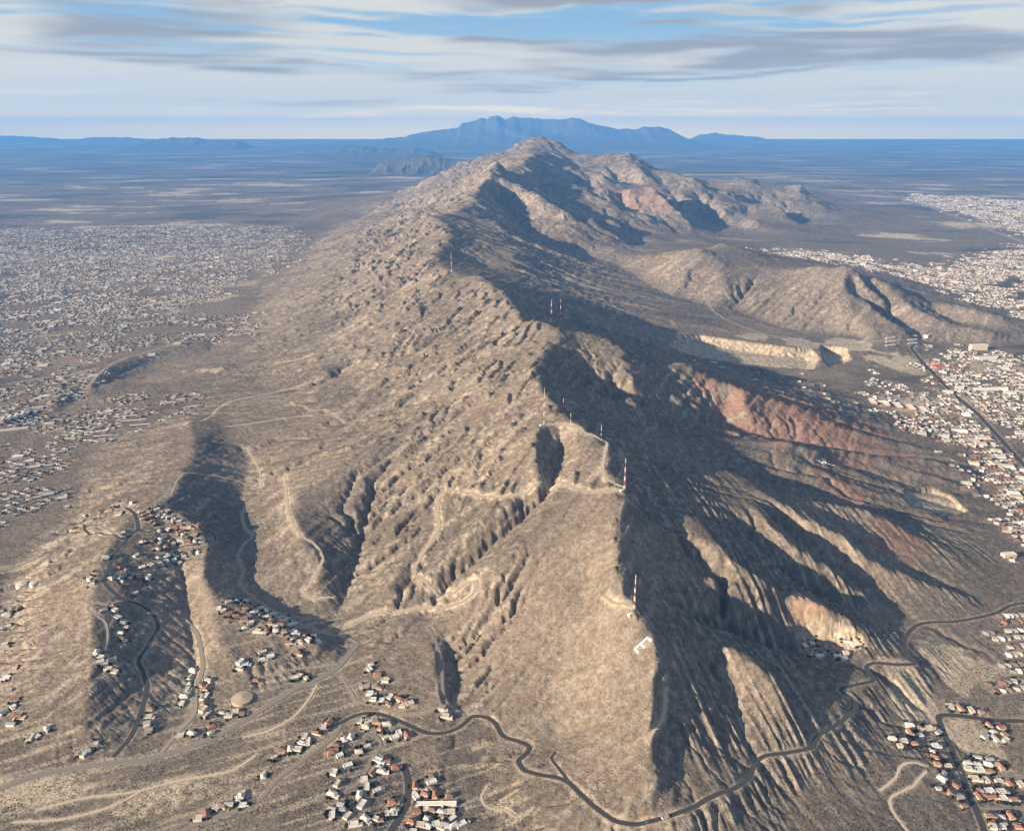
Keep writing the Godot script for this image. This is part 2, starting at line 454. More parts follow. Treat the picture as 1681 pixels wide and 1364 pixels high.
var grain := PackedFloat32Array()
func fine_heights() -> void:
	var im := Image.create_from_data(NU, NV, false, Image.FORMAT_RF, hc.to_byte_array())
	im.resize(NU * 2, NV * 2, Image.INTERPOLATE_CUBIC)
	fw = NU * 2
	fh = NV * 2
	hf = im.get_data().to_float32_array()
	var n3 := FastNoiseLite.new()
	n3.seed = 21; n3.frequency = 1.0 / 45.0; n3.fractal_octaves = 3
	var rib := FastNoiseLite.new()
	rib.seed = 42; rib.frequency = 1.0; rib.fractal_type = FastNoiseLite.FRACTAL_RIDGED; rib.fractal_octaves = 2
	var tooth := FastNoiseLite.new()
	tooth.seed = 43; tooth.frequency = 1.0 / 42.0; tooth.fractal_octaves = 3; tooth.fractal_gain = 0.6
	var crag := FastNoiseLite.new()
	crag.seed = 44; crag.frequency = 1.0 / 420.0; crag.fractal_type = FastNoiseLite.FRACTAL_RIDGED; crag.fractal_octaves = 4; crag.fractal_gain = 0.55
	for j in fh:
		var d := row_d(j * 0.5 - 0.25)
		var ww := xw(d)
		for i in fw:
			var o := j * fw + i
			var q := rough[mini(j / 2, NV - 1) * NU + mini(i / 2, NU - 1)]
			if q > 0.02:
				hf[o] += n3.get_noise_2d((2.0 * (i * 0.5 - 0.25) / (NU - 1) - 1.0) * ww, d) * (0.3 + 1.1 * q)
	erode(hf, fw, fh, 2.0, 3, 0.055, 0.02)
	grain.resize(65536)
	var rg := RandomNumberGenerator.new()
	rg.seed = 303
	for k in 65536:
		grain[k] = rg.randf_range(-1.0, 1.0)
	for j in fh:
		var d := row_d(j * 0.5 - 0.25)
		var ww := xw(d)
		var away := clampf((d - 2200.0) / 4500.0, 0.0, 1.0)
		var afar := clampf((d - 6500.0) / 3000.0, 0.0, 1.0)
		var cell := d * CR * 0.5 / 5.0
		for i in fw:
			var o := j * fw + i
			var q := rough[mini(j / 2, NV - 1) * NU + mini(i / 2, NU - 1)]
			if q < 0.03:
				continue
			var x := (2.0 * (i * 0.5 - 0.25) / (NU - 1) - 1.0) * ww
			var h := hf[o]
			var v := beds(x, d, h) * q * (2.0 + 3.6 * q * q) + (grain[(o * 7 + (o >> 9)) & 0xFFFF]) * (0.25 + 0.6 * q) * cell
			if i < fw - 4 and hf[o + 3] < h - 2.0 and d < 9000.0:      # the broken ends of the beds face east
				v += beds(x, d, h) * q * 4.5
			# slabs of hard rock in broken lines down the western slope, their steep side to the south-east
			var up := smoothstep(140.0, 330.0, h) * q
			if up > 0.05:
				var west := smoothstep(-0.05, 0.12, (hf[o + 3] - h) / (ww * 3.0 / (NU - 1))) if i < fw - 4 else 0.0
				if x > 800.0 and d < 8500.0:
					west = 0.0
				if west > 0.0:
					var qq := x * 0.80 - d * 0.60
					var pp := x * 0.60 + d * 0.80
					var n := tooth.get_noise_2d(qq * 0.10, pp * 0.05)
					var saw := fposmod(qq / (62.0 + 50.0 * away) + n * 2.2, 1.0)
					var there := smoothstep(0.05, 0.3, rib.get_noise_2d(qq / 380.0, pp / 700.0) * 0.75 + tooth.get_noise_2d(qq * 0.3, pp * 0.2) * 0.5 - 0.08)
					saw = saw * saw * (1.0 if saw < 0.86 else (1.0 - saw) / 0.14 * 1.0)
					v += (saw * (1.0 + tooth.get_noise_2d(qq * 1.1, pp * 0.45) * 0.7)) * there * west * up * (15.0 + 27.0 * away)
				if afar > 0.0:
					v += crag.get_noise_2d(x, d) * up * afar * 34.0
			hf[o] = h + v

# the quarry: benches cut down into the ground inside each outline
var dug := PackedByteArray()
func dig() -> void:
	dug.resize(fw * fh)
	for pit in [[48.0, 12.0, [1098,566, 1112,550, 1150,549, 1200,557, 1250,564, 1290,569, 1330,571, 1346,588, 1336,606, 1300,604, 1250,600, 1200,594, 1150,586]], [46.0, 30.0, [1349,566, 1390,572, 1398,590, 1362,602, 1352,590]], [16.0, 14.0, [1490,800, 1530,800, 1560,812, 1590,838, 1560,846, 1500,832, 1480,815]], [24.0, 10.0, [1305,1030, 1330,1012, 1380,1022, 1415,1042, 1425,1062, 1400,1072, 1350,1066, 1310,1056]]]:
		var poly := PackedVector2Array()
		var box := Rect2()
		for k in range(0, pit[2].size(), 2):
			var w := hit(pit[2][k], pit[2][k + 1])
			poly.append(w)
			box = Rect2(w, Vector2.ZERO) if k == 0 else box.expand(w)
		var j0 := int((log(box.position.y / D0) / CR + 0.25) * 2.0)
		var j1 := int((log(box.end.y / D0) / CR + 0.25) * 2.0) + 1
		for j in range(j0, j1 + 1):
			var d := row_d(j * 0.5 - 0.25)
			for i in fw:
				var x := (2.0 * (i * 0.5 - 0.25) / (NU - 1) - 1.0) * xw(d)
				if x < box.position.x or x > box.end.x:
					continue
				var p := Vector2(x, d)
				if Geometry2D.is_point_in_polygon(p, poly):
					var near := 1e9
					for k in poly.size():
						near = minf(near, p.distance_to(Geometry2D.get_closest_point_to_segment(p, poly[k], poly[(k + 1) % poly.size()])))
					var o := j * fw + i
					near += grain[o & 0xFFFF] * 4.0
					hf[o] -= minf(pit[0], ceilf(maxf(near, 0.0) / 16.0) * pit[1])
					dug[o] = 1

func ground(x: float, d: float) -> float:
	var fi := clampf(((x / xw(d) + 1.0) * 0.5 * (NU - 1) + 0.25) * 2.0, 0.0, fw - 1.01)
	var fj := clampf((log(maxf(d, 1.0) / D0) / CR + 0.25) * 2.0, 0.0, fh - 1.01)
	var i := int(fi)
	var j := int(fj)
	fi -= i
	fj -= j
	var o := j * fw + i
	return (hf[o] * (1.0 - fi) + hf[o + 1] * fi) * (1.0 - fj) + (hf[o + fw] * (1.0 - fi) + hf[o + fw + 1] * fi) * fj

func drop(x: float, d: float) -> float:
	return (x * x + d * d) / (2.0 * R_EARTH)

func spot(x: float, d: float, lift := 0.0) -> Vector3:
	return Vector3(x, ground(x, d) - drop(x, d) + lift, -d)

# where the ground is that a pixel of the photograph shows
func hit(px: float, py: float) -> Vector2:
	var r := ray(px, py)
	var t := 900.0
	var step := 12.0
	for k in 1200:
		var x := r.x * t
		var d := r.z * t
		var y := EYE + r.y * t
		if d > D0 and y < ground(x, d) - drop(x, d):
			var lo := t - step
			var hi := t
			for q in 8:
				var m := (lo + hi) * 0.5
				if EYE + r.y * m < ground(r.x * m, r.z * m) - drop(r.x * m, r.z * m):
					hi = m
				else:
					lo = m
			return Vector2(r.x * hi, r.z * hi)
		step = maxf(10.0, t * 0.004)
		t += step
		if t > 60000.0:
			break
	return at_height(px, py, 20.0)

# ------------------------------------------------------------------ roads and trails: photo points, laid on the ground
var road_near := PackedFloat32Array()   # distance to the nearest road bed, as a share of its width
var road_h := PackedFloat32Array()
var road_worn := PackedByteArray()      # how bare the ground beside it is
var tracks := []                        # each {name, path: PackedVector3Array(x, height, d), half, kind}

func way_lines() -> Array:
	return [
	["winding_drive", 5.0, "asphalt", [540,1200, 560,1186, 580,1176, 600,1171, 625,1173, 650,1182, 680,1195, 700,1203, 725,1204, 750,1196, 765,1185, 774,1177, 793,1178, 813,1189, 825,1208, 855,1219, 869,1227, 860,1240, 851,1249, 860,1264, 881,1272, 928,1281, 954,1304, 980,1330, 1010,1347, 1035,1354, 1074,1347, 1120,1332, 1163,1311, 1206,1294, 1227,1277, 1238,1255, 1248,1245, 1291,1238, 1330,1227, 1343,1210, 1385,1182, 1403,1159, 1398,1148, 1381,1133, 1394,1127, 1433,1118, 1430,1110, 1422,1097, 1433,1089, 1501,1090, 1488,1075, 1484,1058, 1493,1037, 1514,1024, 1570,1020, 1634,1007, 1660,994, 1720,985]],
	["foot_road", 7.5, "concrete", [-40,1310, 0,1294, 34,1281, 64,1272, 107,1264, 150,1257, 188,1253, 240,1247, 283,1234, 325,1221, 368,1202, 411,1176, 454,1150, 488,1129, 531,1110, 552,1097, 566,1082, 580,1066, 588,1056]],
	["valley_road", 3.6, "pale", [588,1056, 560,1045, 531,1039, 492,1024, 458,1007, 420,985, 394,960, 400,938, 390,913, 402,891, 415,880, 402,866, 398,840, 411,823, 428,812, 415,799, 385,789, 334,780, 300,778, 280,814]],
	["hill_road", 5.0, "asphalt", [184,1243, 214,1208, 231,1165, 240,1131, 235,1105, 227,1084, 244,1058, 259,1033, 253,1011, 231,994, 201,983, 180,968, 169,951, 176,938, 184,913, 197,896, 214,878, 225,868, 220,844, 205,833]],
	["estate_street", 3.5, "asphalt", [171,945, 200,943, 235,940, 270,937, 295,934]],
	["estate_street", 3.5, "asphalt", [197,885, 171,878, 141,872, 137,861]],
	["estate_street", 3.2, "pale", [184,874, 165,862, 156,858, 163,848, 178,840]],
	["estate_street", 3.5, "asphalt", [223,868, 240,874, 257,870, 300,863, 330,868, 350,878, 350,888, 330,892, 300,896, 265,904, 240,906, 231,898, 236,882]],
	["estate_street", 3.2, "pale", [205,985, 175,992, 150,990, 143,1000, 160,1012, 172,1022, 176,1045, 171,1067]],
	["valley_street", 5.0, "pale", [300,1015, 321,1037, 330,1071, 332,1097, 321,1135, 317,1174, 291,1203, 262,1238]],
	["slope_street", 3.4, "pale", [362,1068, 394,1058, 428,1048, 471,1033, 500,1030, 531,1040]],
	["slope_street", 3.4, "pale", [428,1112, 492,1097, 531,1094, 555,1090]],
	["lower_road", 5.0, "concrete", [280,1372, 300,1364, 342,1345, 407,1326, 428,1311, 454,1281, 505,1242, 545,1212, 560,1190]],
	["neighbourhood_street", 7.0, "asphalt", [630,1380, 645,1358, 658,1337, 666,1321, 670,1296, 668,1276, 661,1255]],
	["neighbourhood_street", 4.0, "concrete", [520,1312, 540,1304, 565,1298, 585,1288, 597,1271, 609,1252, 619,1234, 625,1225, 619,1211, 600,1203]],
	["neighbourhood_street", 3.5, "pale", [560,1112, 575,1135, 585,1150, 620,1160, 650,1170, 690,1173, 715,1163, 732,1158]],
	["spur_road", 3.8, "concrete", [765,1176, 748,1166, 735,1157, 727,1135, 725,1097, 720,1067, 710,1041, 703,1028]],
	["drive_spur", 3.0, "asphalt", [932,1281, 918,1262, 905,1245, 912,1235]],
	["highway", 10.0, "asphalt", [1515,562, 1497,570, 1503,580, 1537,617, 1570,650, 1603,677, 1640,717, 1681,762, 1710,790]],
	["desert_highway", 22.0, "concrete", [1335,280, 1390,300, 1440,312, 1510,335, 1560,352, 1613,373, 1690,400]],
	["canyon_road", 6.0, "pale", [1158,483, 1180,517, 1230,540, 1290,556, 1400,566, 1500,560]],
	["avenue", 6.5, "asphalt", [1720,1188, 1681,1184, 1637,1183, 1583,1176, 1556,1174, 1542,1176, 1544,1188, 1556,1217, 1572,1252, 1592,1306, 1612,1352, 1625,1390]],
	["cross_street", 4.0, "concrete", [1576,1268, 1620,1272, 1681,1277, 1720,1280]],
	["cross_street", 4.0, "concrete", [1606,1327, 1640,1328, 1720,1326]],
	["cross_street", 4.0, "concrete", [1458,1206, 1494,1211, 1520,1214, 1550,1216]],
	["cross_street", 4.0, "concrete", [1530,1267, 1552,1266, 1574,1268]],
	["crest_trail", 4.2, "dirt", [1022,800, 997,787, 990,770, 993,745, 995,727, 980,718, 960,710, 937,698, 915,697, 893,697]],
	["slope_trail", 4.6, "dirt", [1022,810, 958,803, 907,799, 868,808, 825,818, 791,814, 731,808, 723,812, 718,836, 720,866, 706,891, 688,921, 680,940, 705,964, 718,977, 744,975, 774,955, 780,968, 757,990, 706,1000, 663,1003, 603,1011, 569,1026]],
	["slope_trail", 3.6, "dirt", [992,979, 1010,990, 1039,995]],
	["foothill_trail", 3.0, "dirt", [303,697, 333,690, 367,665, 420,650, 467,640, 500,630, 527,622]],
	["foothill_trail", 2.9, "dirt", [450,598, 480,592, 500,588, 513,580]],
	["foothill_trail", 2.9, "dirt", [477,660, 500,667, 510,674, 533,673, 560,690, 600,690]],
	["foothill_trail", 2.9, "dirt", [370,700, 420,694, 467,687, 510,684, 547,680]],
	["foothill_trail", 3.2, "dirt", [467,780, 470,815, 475,848, 492,878, 518,896, 529,921, 516,945, 505,964, 495,968, 514,983, 548,981]],
	["foothill_trail", 3.0, "dirt", [405,735, 425,770, 428,800]],
	["wash_track", 2.6, "dirt", [400,1210, 440,1200, 480,1178, 505,1150, 520,1125]],
	["wash_track", 2.6, "dirt", [60,1330, 140,1310, 220,1300, 300,1280, 380,1265, 420,1240]],
	["wash_track", 2.6, "dirt", [20,1350, 100,1345, 180,1325, 230,1300]],
	["wash_track", 2.4, "dirt", [800,1290, 790,1310, 800,1325, 830,1330, 850,1345]],
	["wash_track", 2.6, "dirt", [1445,1298, 1470,1278, 1480,1258, 1500,1252, 1522,1258]],
	["wash_track", 2.6, "dirt", [1490,1364, 1465,1330, 1463,1311, 1485,1298, 1501,1290, 1505,1284, 1522,1266]],
	["foot_track", 3.0, "dirt", [1093,1130, 1090,1170, 1078,1195, 1065,1215]],
	["tank_loop", 3.0, "pale", [18,1012, 22,985, 43,980, 12,972, 9,960, 26,952, 60,955]],
	["foothill_street", 7.0, "pale", [140,640, 180,600, 205,588, 250,575, 330,552, 410,540]],
	["city_boulevard", 8.0, "pale", [-40,640, 60,622, 150,608]],
	]

func trace_ways() -> void:
	road_near.resize(fw * fh); road_near.fill(99.0)
	road_h.resize(fw * fh)
	road_worn.resize(fw * fh)
	for wl in way_lines():
		var c := Curve2D.new()
		var pts: Array = wl[3]
		var ws: PackedVector2Array = []
		for k in range(0, pts.size(), 2):
			ws.append(hit(pts[k], pts[k + 1]))
		for k in ws.size():
			var tan := (ws[mini(k + 1, ws.size() - 1)] - ws[maxi(k - 1, 0)])
			var la := (ws[k] - ws[maxi(k - 1, 0)]).length()
			var lb := (ws[mini(k + 1, ws.size() - 1)] - ws[k]).length()
			tan = tan.normalized()
			c.add_point(ws[k], -tan * la * 0.3, tan * lb * 0.3)
		var half: float = wl[1] * (1.3 if wl[2] == "dirt" else 1.0)
		c.bake_interval = 6.0
		var bp := c.get_baked_points()
		var path := PackedVector3Array()
		for p in bp:
			path.append(Vector3(p.x, ground(p.x, p.y), p.y))
		# roads do not follow every dip
		for it in (10 if wl[2] != "dirt" else 4):
			var q := path.duplicate()
			for k in range(1, path.size() - 1):
				path[k].y = (q[k - 1].y + q[k].y + q[k + 1].y) / 3.0
		var worn := 1.0 if wl[2] == "dirt" else 0.4
		tracks.append({"name": wl[0], "path": path, "half": half, "kind": wl[2]})
		var reach := half * 3.0 + 4.0
		for k in path.size():
			var p := path[k]
			var sx := xw(p.z) / (NU - 1)
			var sd := p.z * CR * 0.5
			var ni := int(reach / sx) + 1
			var nj := int(reach / sd) + 1
			var ci := roundi(((p.x / xw(p.z) + 1.0) * 0.5 * (NU - 1) + 0.25) * 2.0)
			var cj := roundi((log(p.z / D0) / CR + 0.25) * 2.0)
			var nx := path[mini(k + 1, path.size() - 1)]
			var e := Vector2(nx.x - p.x, nx.z - p.z)
			var el := maxf(e.length_squared(), 0.01)
			for j in range(maxi(cj - nj, 0), mini(cj + nj, fh - 1) + 1):
				var d := row_d(j * 0.5 - 0.25)
				var ww := xw(d)
				for i in range(maxi(ci - ni, 0), mini(ci + ni, fw - 1) + 1):
					var x := (2.0 * (i * 0.5 - 0.25) / (NU - 1) - 1.0) * ww
					var v := Vector2(x - p.x, d - p.z)
					var t := clampf(v.dot(e) / el, 0.0, 1.0)
					var dist := (v - e * t).length() / half
					var o := j * fw + i
					if dist < road_near[o]:
						road_near[o] = dist
						road_h[o] = lerpf(p.y, nx.y, t)
						road_worn[o] = int(worn * 255.0)
	for o in fw * fh:
		if road_near[o] < 90.0:
			hf[o] = lerpf(road_h[o] - 0.5, hf[o], smoothstep(1.25, 2.8, road_near[o]))

func way_meshes() -> void:
	var mats := {"asphalt": flat_mat(Color(0.062, 0.06, 0.058)), "concrete": flat_mat(Color(0.23, 0.205, 0.175)), "pale": flat_mat(Color(0.3, 0.255, 0.2)), "dirt": flat_mat(Color(0.50, 0.415, 0.31))}
	var rng := RandomNumberGenerator.new()
	rng.seed = 4
	for t in tracks:
		var st := SurfaceTool.new()
		st.begin(Mesh.PRIMITIVE_TRIANGLES)
		var path: PackedVector3Array = t.path
		var n := 0
		for k in path.size():
			var a := path[maxi(k - 1, 0)]
			var b := path[mini(k + 1, path.size() - 1)]
			var side := Vector2(b.z - a.z, -(b.x - a.x)).normalized()
			var half: float = t.half
			for q in 5:
				var u := (q - 2) * 0.5
				var hw := half * (rng.randf_range(0.65, 1.25) if t.kind == "dirt" and absf(u) == 1.0 else 1.0)
				var x := path[k].x + side.x * u * hw
				var d := path[k].z + side.y * u * hw
				var y := maxf(path[k].y, ground(x, d) + 0.1) + 0.35
				st.set_normal(Vector3.UP)
				st.add_vertex(Vector3(x, y - drop(x, d), -d))
			if k > 0:
				for q in 4:
					var o := n * 5 + q
					for v in [o - 5, o, o - 4, o - 4, o, o + 1]:
						st.add_index(v)
			n += 1
		var o := MeshInstance3D.new()
		o.mesh = st.commit()
		o.material_override = mats[t.kind]
		o.name = numbered(t.name)
		o.set_meta("kind", "structure")
		add_child(o)

var used := {}
func numbered(s: String) -> String:
	used[s] = used.get(s, -1) + 1
	return s if used[s] == 0 else "%s_%03d" % [s, used[s]]

var flats := {}
func flat_mat(c: Color, rgh := 1.0) -> StandardMaterial3D:       # c is the linear base colour
	var key := str(c) + str(rgh)
	if not flats.has(key):
		var m := StandardMaterial3D.new()
		m.albedo_color = c.linear_to_srgb()
		m.roughness = rgh
		m.metallic_specular = 0.2
		flats[key] = m
	return flats[key]

func terrain_mesh() -> void:
	var na := FastNoiseLite.new()
	na.seed = 31; na.frequency = 1.0 / 650.0; na.fractal_octaves = 4
	var nb := FastNoiseLite.new()
	nb.seed = 32; nb.frequency = 1.0 / 28.0; nb.fractal_octaves = 3
	var nc := FastNoiseLite.new()
	nc.seed = 33; nc.frequency = 1.0 / 1500.0; nc.fractal_octaves = 5; nc.fractal_gain = 0.6
	var wash := FastNoiseLite.new()
	wash.seed = 35; wash.frequency = 1.0; wash.fractal_octaves = 3
	var nd := FastNoiseLite.new()
	nd.seed = 34; nd.frequency = 1.0 / 170.0; nd.fractal_octaves = 3
	var scrub := Color(0.145, 0.124, 0.102)
	var soil := Color(0.255, 0.21, 0.166)
	var stone := Color(0.32, 0.275, 0.225)
	var red := Color(0.27, 0.172, 0.132)
	var town := Color(0.205, 0.172, 0.136)
	var sand := Color(0.50, 0.42, 0.31)
	# reddish rock and quarried ground: photo spot, radius in metres, colour
	var patches := []
	for p in [[1290,675,330,red], [1360,700,300,red], [1230,655,170,red], [1480,900,110,red], [1385,800,110,red], [1340,1000,60,Color(0.34,0.24,0.17)], [1060,318,500,red],
			[1310,562,120,sand], [1240,552,100,sand], [1400,566,130,sand], [1200,610,200,soil], [1340,622,200,soil], [1500,1140,80,sand], [1580,1090,90,sand], [1600,1220,60,sand], [1450,1010,60,soil], [300,611,34,sand], [330,608,34,sand], [358,605,34,sand], [700,1250,50,soil], [1480,600,160,sand], [1640,600,200,sand], [1630,660,150,sand]]:
		var w := hit(p[0], p[1])
		patches.append([w.x, w.y, p[2], p[3]])
	var vs := PackedVector3Array(); vs.resize(fw * fh)
	var ns := PackedVector3Array(); ns.resize(fw * fh)
	var cs := PackedColorArray(); cs.resize(fw * fh)
	for j in fh:
		var d := row_d(j * 0.5 - 0.25)
		var ww := xw(d)
		var near := []
		for p in patches:
			if absf(p[1] - d) < p[2] * 1.4:
				near.append(p)
		for i in fw:
			var o := j * fw + i
			var x := (2.0 * (i * 0.5 - 0.25) / (NU - 1) - 1.0) * ww
			var h := hf[o]
			vs[o] = Vector3(x, h - (x * x + d * d) / (2.0 * R_EARTH), -d)
			var q := rough[mini(j / 2, NV - 1) * NU + mini(i / 2, NU - 1)]
			var g := nb.get_noise_2d(x, d)
			var c := scrub.lerp(soil, clampf(0.45 + na.get_noise_2d(x, d) * 0.7 + g * 0.55, 0.0, 1.0))
			if q > 0.05:
				c = c.lerp(stone, clampf((beds(x, d, h) + g * 0.6 - 0.05) * 2.2, 0.0, 1.0) * q)
			var flat := clampf(1.0 - q * 8.0, 0.0, 1.0)
			if flat > 0.0:
				var v := nc.get_noise_2d(x * 0.45, d)
				var f := town.lerp(sand, smoothstep(0.22, 0.34, v + g * 0.1)).lerp(Color(0.075, 0.075, 0.06), smoothstep(-0.1, -0.35, v) * 0.7)
				c = c.lerp(f, flat)
			if d < 2300.0 and h < 75.0 and x < 100.0:
				var st := wash.get_noise_2d((x * 0.93 + d * 0.37) / 260.0, (d * 0.93 - x * 0.37) / 22.0)
				c = c.lerp(sand, smoothstep(0.12, 0.3, st) * 0.55)
			for p in near:
				var e: float = Vector2(x - p[0], (d - p[1]) * 0.8).length() / p[2] + g * 0.3 + nd.get_noise_2d(x, d) * 0.9
				if e < 1.0:
					c = c.lerp(p[3], smoothstep(1.0, 0.8, e) * 0.75)
			if dug[o] > 0:
				c = sand.lerp(soil, clampf(0.45 + g * 0.9, 0.0, 1.0))
			if yard[o] > 0:
				c = c.lerp(soil.lerp(sand, 0.45 + g * 0.5), 0.7)
			var rn := road_near[o]
			if rn < 2.4:
				c = c.lerp(soil.lerp(sand, 0.25 + 0.6 * road_worn[o] / 255.0), smoothstep(2.4, 1.5, rn + g * 1.2) * 0.8)
			var e2 := 1.0 + grain[(o * 13 + (o >> 7)) & 0xFFFF] * 0.27
			cs[o] = Color(c.r * e2, c.g * e2, c.b * e2)
	for j in range(fh):
		var ju := mini(j + 1, fh - 1) * fw
		var jd := maxi(j - 1, 0) * fw
		for i in range(fw):
			ns[j * fw + i] = (vs[j * fw + mini(i + 1, fw - 1)] - vs[j * fw + maxi(i - 1, 0)]).cross(vs[ju + i] - vs[jd + i]).normalized()
	var ix := PackedInt32Array(); ix.resize((fw - 1) * (fh - 1) * 6)
	var k := 0
	for j in fh - 1:
		for i in fw - 1:
			var o := j * fw + i
			ix[k] = o; ix[k + 1] = o + fw; ix[k + 2] = o + 1
			ix[k + 3] = o + 1; ix[k + 4] = o + fw; ix[k + 5] = o + fw + 1
			k += 6
	place_mesh("terrain", vs, ns, cs, ix, terrain_material())

func place_mesh(called: String, vs: PackedVector3Array, ns: PackedVector3Array, cs: PackedColorArray, ix: PackedInt32Array, m: Material) -> void:
	var arr := []
	arr.resize(Mesh.ARRAY_MAX)
	arr[Mesh.ARRAY_VERTEX] = vs
	arr[Mesh.ARRAY_NORMAL] = ns
	arr[Mesh.ARRAY_COLOR] = cs
	arr[Mesh.ARRAY_INDEX] = ix
	var me := ArrayMesh.new()
	me.add_surface_from_arrays(Mesh.PRIMITIVE_TRIANGLES, arr)
	var o := MeshInstance3D.new()
	o.name = called
	o.mesh = me
	o.material_override = m
	o.set_meta("kind", "structure")
	add_child(o)

var terrain_mat: StandardMaterial3D
func terrain_material() -> StandardMaterial3D:
	if terrain_mat == null:
		var n := FastNoiseLite.new()
		n.seed = 61; n.frequency = 0.03; n.fractal_octaves = 5; n.fractal_gain = 0.8
		var im := n.get_seamless_image(512, 512)
		im.convert(Image.FORMAT_RGB8)
		for y in 512:
			for x in 512:
				var v := im.get_pixel(x, y).r
				var c := clampf(0.86 + (v - 0.5) * 0.55, 0.0, 1.0)
				im.set_pixel(x, y, Color(c, c, c).linear_to_srgb())
		terrain_mat = StandardMaterial3D.new()
		terrain_mat.albedo_texture = ImageTexture.create_from_image(im)
		terrain_mat.heightmap_enabled = true
		terrain_mat.heightmap_texture = terrain_mat.albedo_texture
		terrain_mat.heightmap_scale = 220.0
		terrain_mat.uv1_triplanar = true
		terrain_mat.uv1_world_triplanar = true
		terrain_mat.uv1_scale = Vector3.ONE / 260.0
		terrain_mat.vertex_color_use_as_albedo = true
		terrain_mat.albedo_color = Color(1.0, 1.0, 1.0)
		terrain_mat.roughness = 1.0
		terrain_mat.metallic_specular = 0.1
	return terrain_mat

# the desert beyond, out to the horizon
func far_plain() -> void:
	var cols := 240
	var rows := 150
	var nc := FastNoiseLite.new()
	nc.seed = 33; nc.frequency = 1.0 / 1500.0; nc.fractal_octaves = 5; nc.fractal_gain = 0.6
	var vs := PackedVector3Array()
	var ns := PackedVector3Array()
	var cs := PackedColorArray()
	var ix := PackedInt32Array()
	for j in rows:
		var d := D1 * 0.992 * pow(72000.0 / D1, float(j) / (rows - 1))
		for i in cols:
			var x := (2.0 * i / (cols - 1) - 1.0) * xw(d)
			var h := ground(x, D1) * exp(-(d - D1) / 3000.0) - 1.0 + 600.0 * smoothstep(20000.0, 78000.0, d)
			vs.append(Vector3(x, h - drop(x, d), -d))
			ns.append(Vector3.UP)
			var v := nc.get_noise_2d(x * 0.3, d * 0.6)
			cs.append(Color(0.17, 0.145, 0.116).lerp(Color(0.36, 0.31, 0.25), smoothstep(0.22, 0.4, v)).lerp(Color(0.055, 0.055, 0.047), smoothstep(-0.05, -0.3, v) * 0.7))
			if j > 0 and i > 0:
				var o := j * cols + i
				ix.append_array([o - cols - 1, o - 1, o - cols, o - cols, o - 1, o])
	used["plain"] = 0
	place_mesh("plain", vs, ns, cs, ix, terrain_material())
	# the same floor to the south, east and west, outside the picture
	var st := SurfaceTool.new()
	st.begin(Mesh.PRIMITIVE_TRIANGLES)
	for q in [[Vector2(-996, 800), Vector2(996, 800), Vector2(60000, -40000), Vector2(-60000, -40000)], [Vector2(-996, 800), Vector2(-60000, -40000), Vector2(-60000, D1), Vector2(-xw(D1), D1)], [Vector2(996, 800), Vector2(xw(D1), D1), Vector2(60000, D1), Vector2(60000, -40000)]]:
		for v in [0, 1, 2, 0, 2, 3]:
			st.set_color(Color(0.22, 0.18, 0.14))
			st.set_normal(Vector3.UP)
			st.add_vertex(Vector3(q[v].x, -6.0, -q[v].y))
	var o := MeshInstance3D.new()
	o.name = numbered("plain")
	o.mesh = st.commit()
	o.material_override = terrain_material()
	o.set_meta("kind", "structure")
	add_child(o)

# a range on the horizon from its outline in the photograph, at a distance in metres
func far_range(outline: Array, dist: float, deep: float, sd: int) -> void:
	var cols := 300
	var rows := 44
	var xs := []
	var hs := []
	for k in range(0, outline.size(), 2):
		var r := ray(outline[k], outline[k + 1])
		var x: float = r.x / r.z * dist
		xs.append(x)
		hs.append(EYE + r.y / r.z * dist + drop(x, dist))
	var n := FastNoiseLite.new()
	n.seed = sd; n.frequency = 1.0 / (deep * 0.42); n.fractal_type = FastNoiseLite.FRACTAL_RIDGED; n.fractal_octaves = 5
	var jag := FastNoiseLite.new()
	jag.seed = sd + 20; jag.frequency = 1.0 / (dist * 0.011); jag.fractal_octaves = 4
	var st := SurfaceTool.new()
	st.begin(Mesh.PRIMITIVE_TRIANGLES)
	st.set_smooth_group(0)
	var seg := 0
	for j in rows:
		seg = 0
		var v := float(j) / (rows - 1)
		for i in cols:
			var x := lerpf(xs[0], xs[-1], float(i) / (cols - 1))
			while seg < xs.size() - 2 and x > xs[seg + 1]:
				seg += 1
			if i == 0: seg = 0
			var top := lerpf(hs[seg], hs[seg + 1], clampf((x - xs[seg]) / (xs[seg + 1] - xs[seg]), 0.0, 1.0))
			var d := dist - deep + v * deep * 1.6
			top += jag.get_noise_1d(x) * dist * 0.0011
			var w := 1.0 - absf(v - 0.625) / (0.625 if v < 0.625 else 0.375)
			var rr := n.get_noise_2d(x, d * 0.7) * 0.5 + 0.5
			var base := 600.0 * smoothstep(20000.0, 78000.0, d) - 6.0
			var h := base + maxf(top - base, 0.0) * smoothstep(0.0, 0.14, float(i) / cols) * smoothstep(1.0, 0.86, float(i) / cols) * lerpf(w * w * (0.35 + 0.85 * rr), 1.0, smoothstep(0.72, 1.0, w)) + rr * 60.0 * (1.0 - w) * w
			st.set_color(Color(0.085, 0.075, 0.065).lerp(Color(0.14, 0.12, 0.10), rr))
			st.add_vertex(Vector3(x, h - drop(x, d), -d))
			if j > 0 and i > 0:
				var o := j * cols + i
				for q in [o - cols - 1, o - 1, o - cols, o - cols, o - 1, o]:
					st.add_index(q)
	st.generate_normals()
	var o := MeshInstance3D.new()
	o.name = numbered("far_mountains")
	o.mesh = st.commit()
	o.material_override = terrain_material()
	o.set_meta("kind", "structure")
	add_child(o)

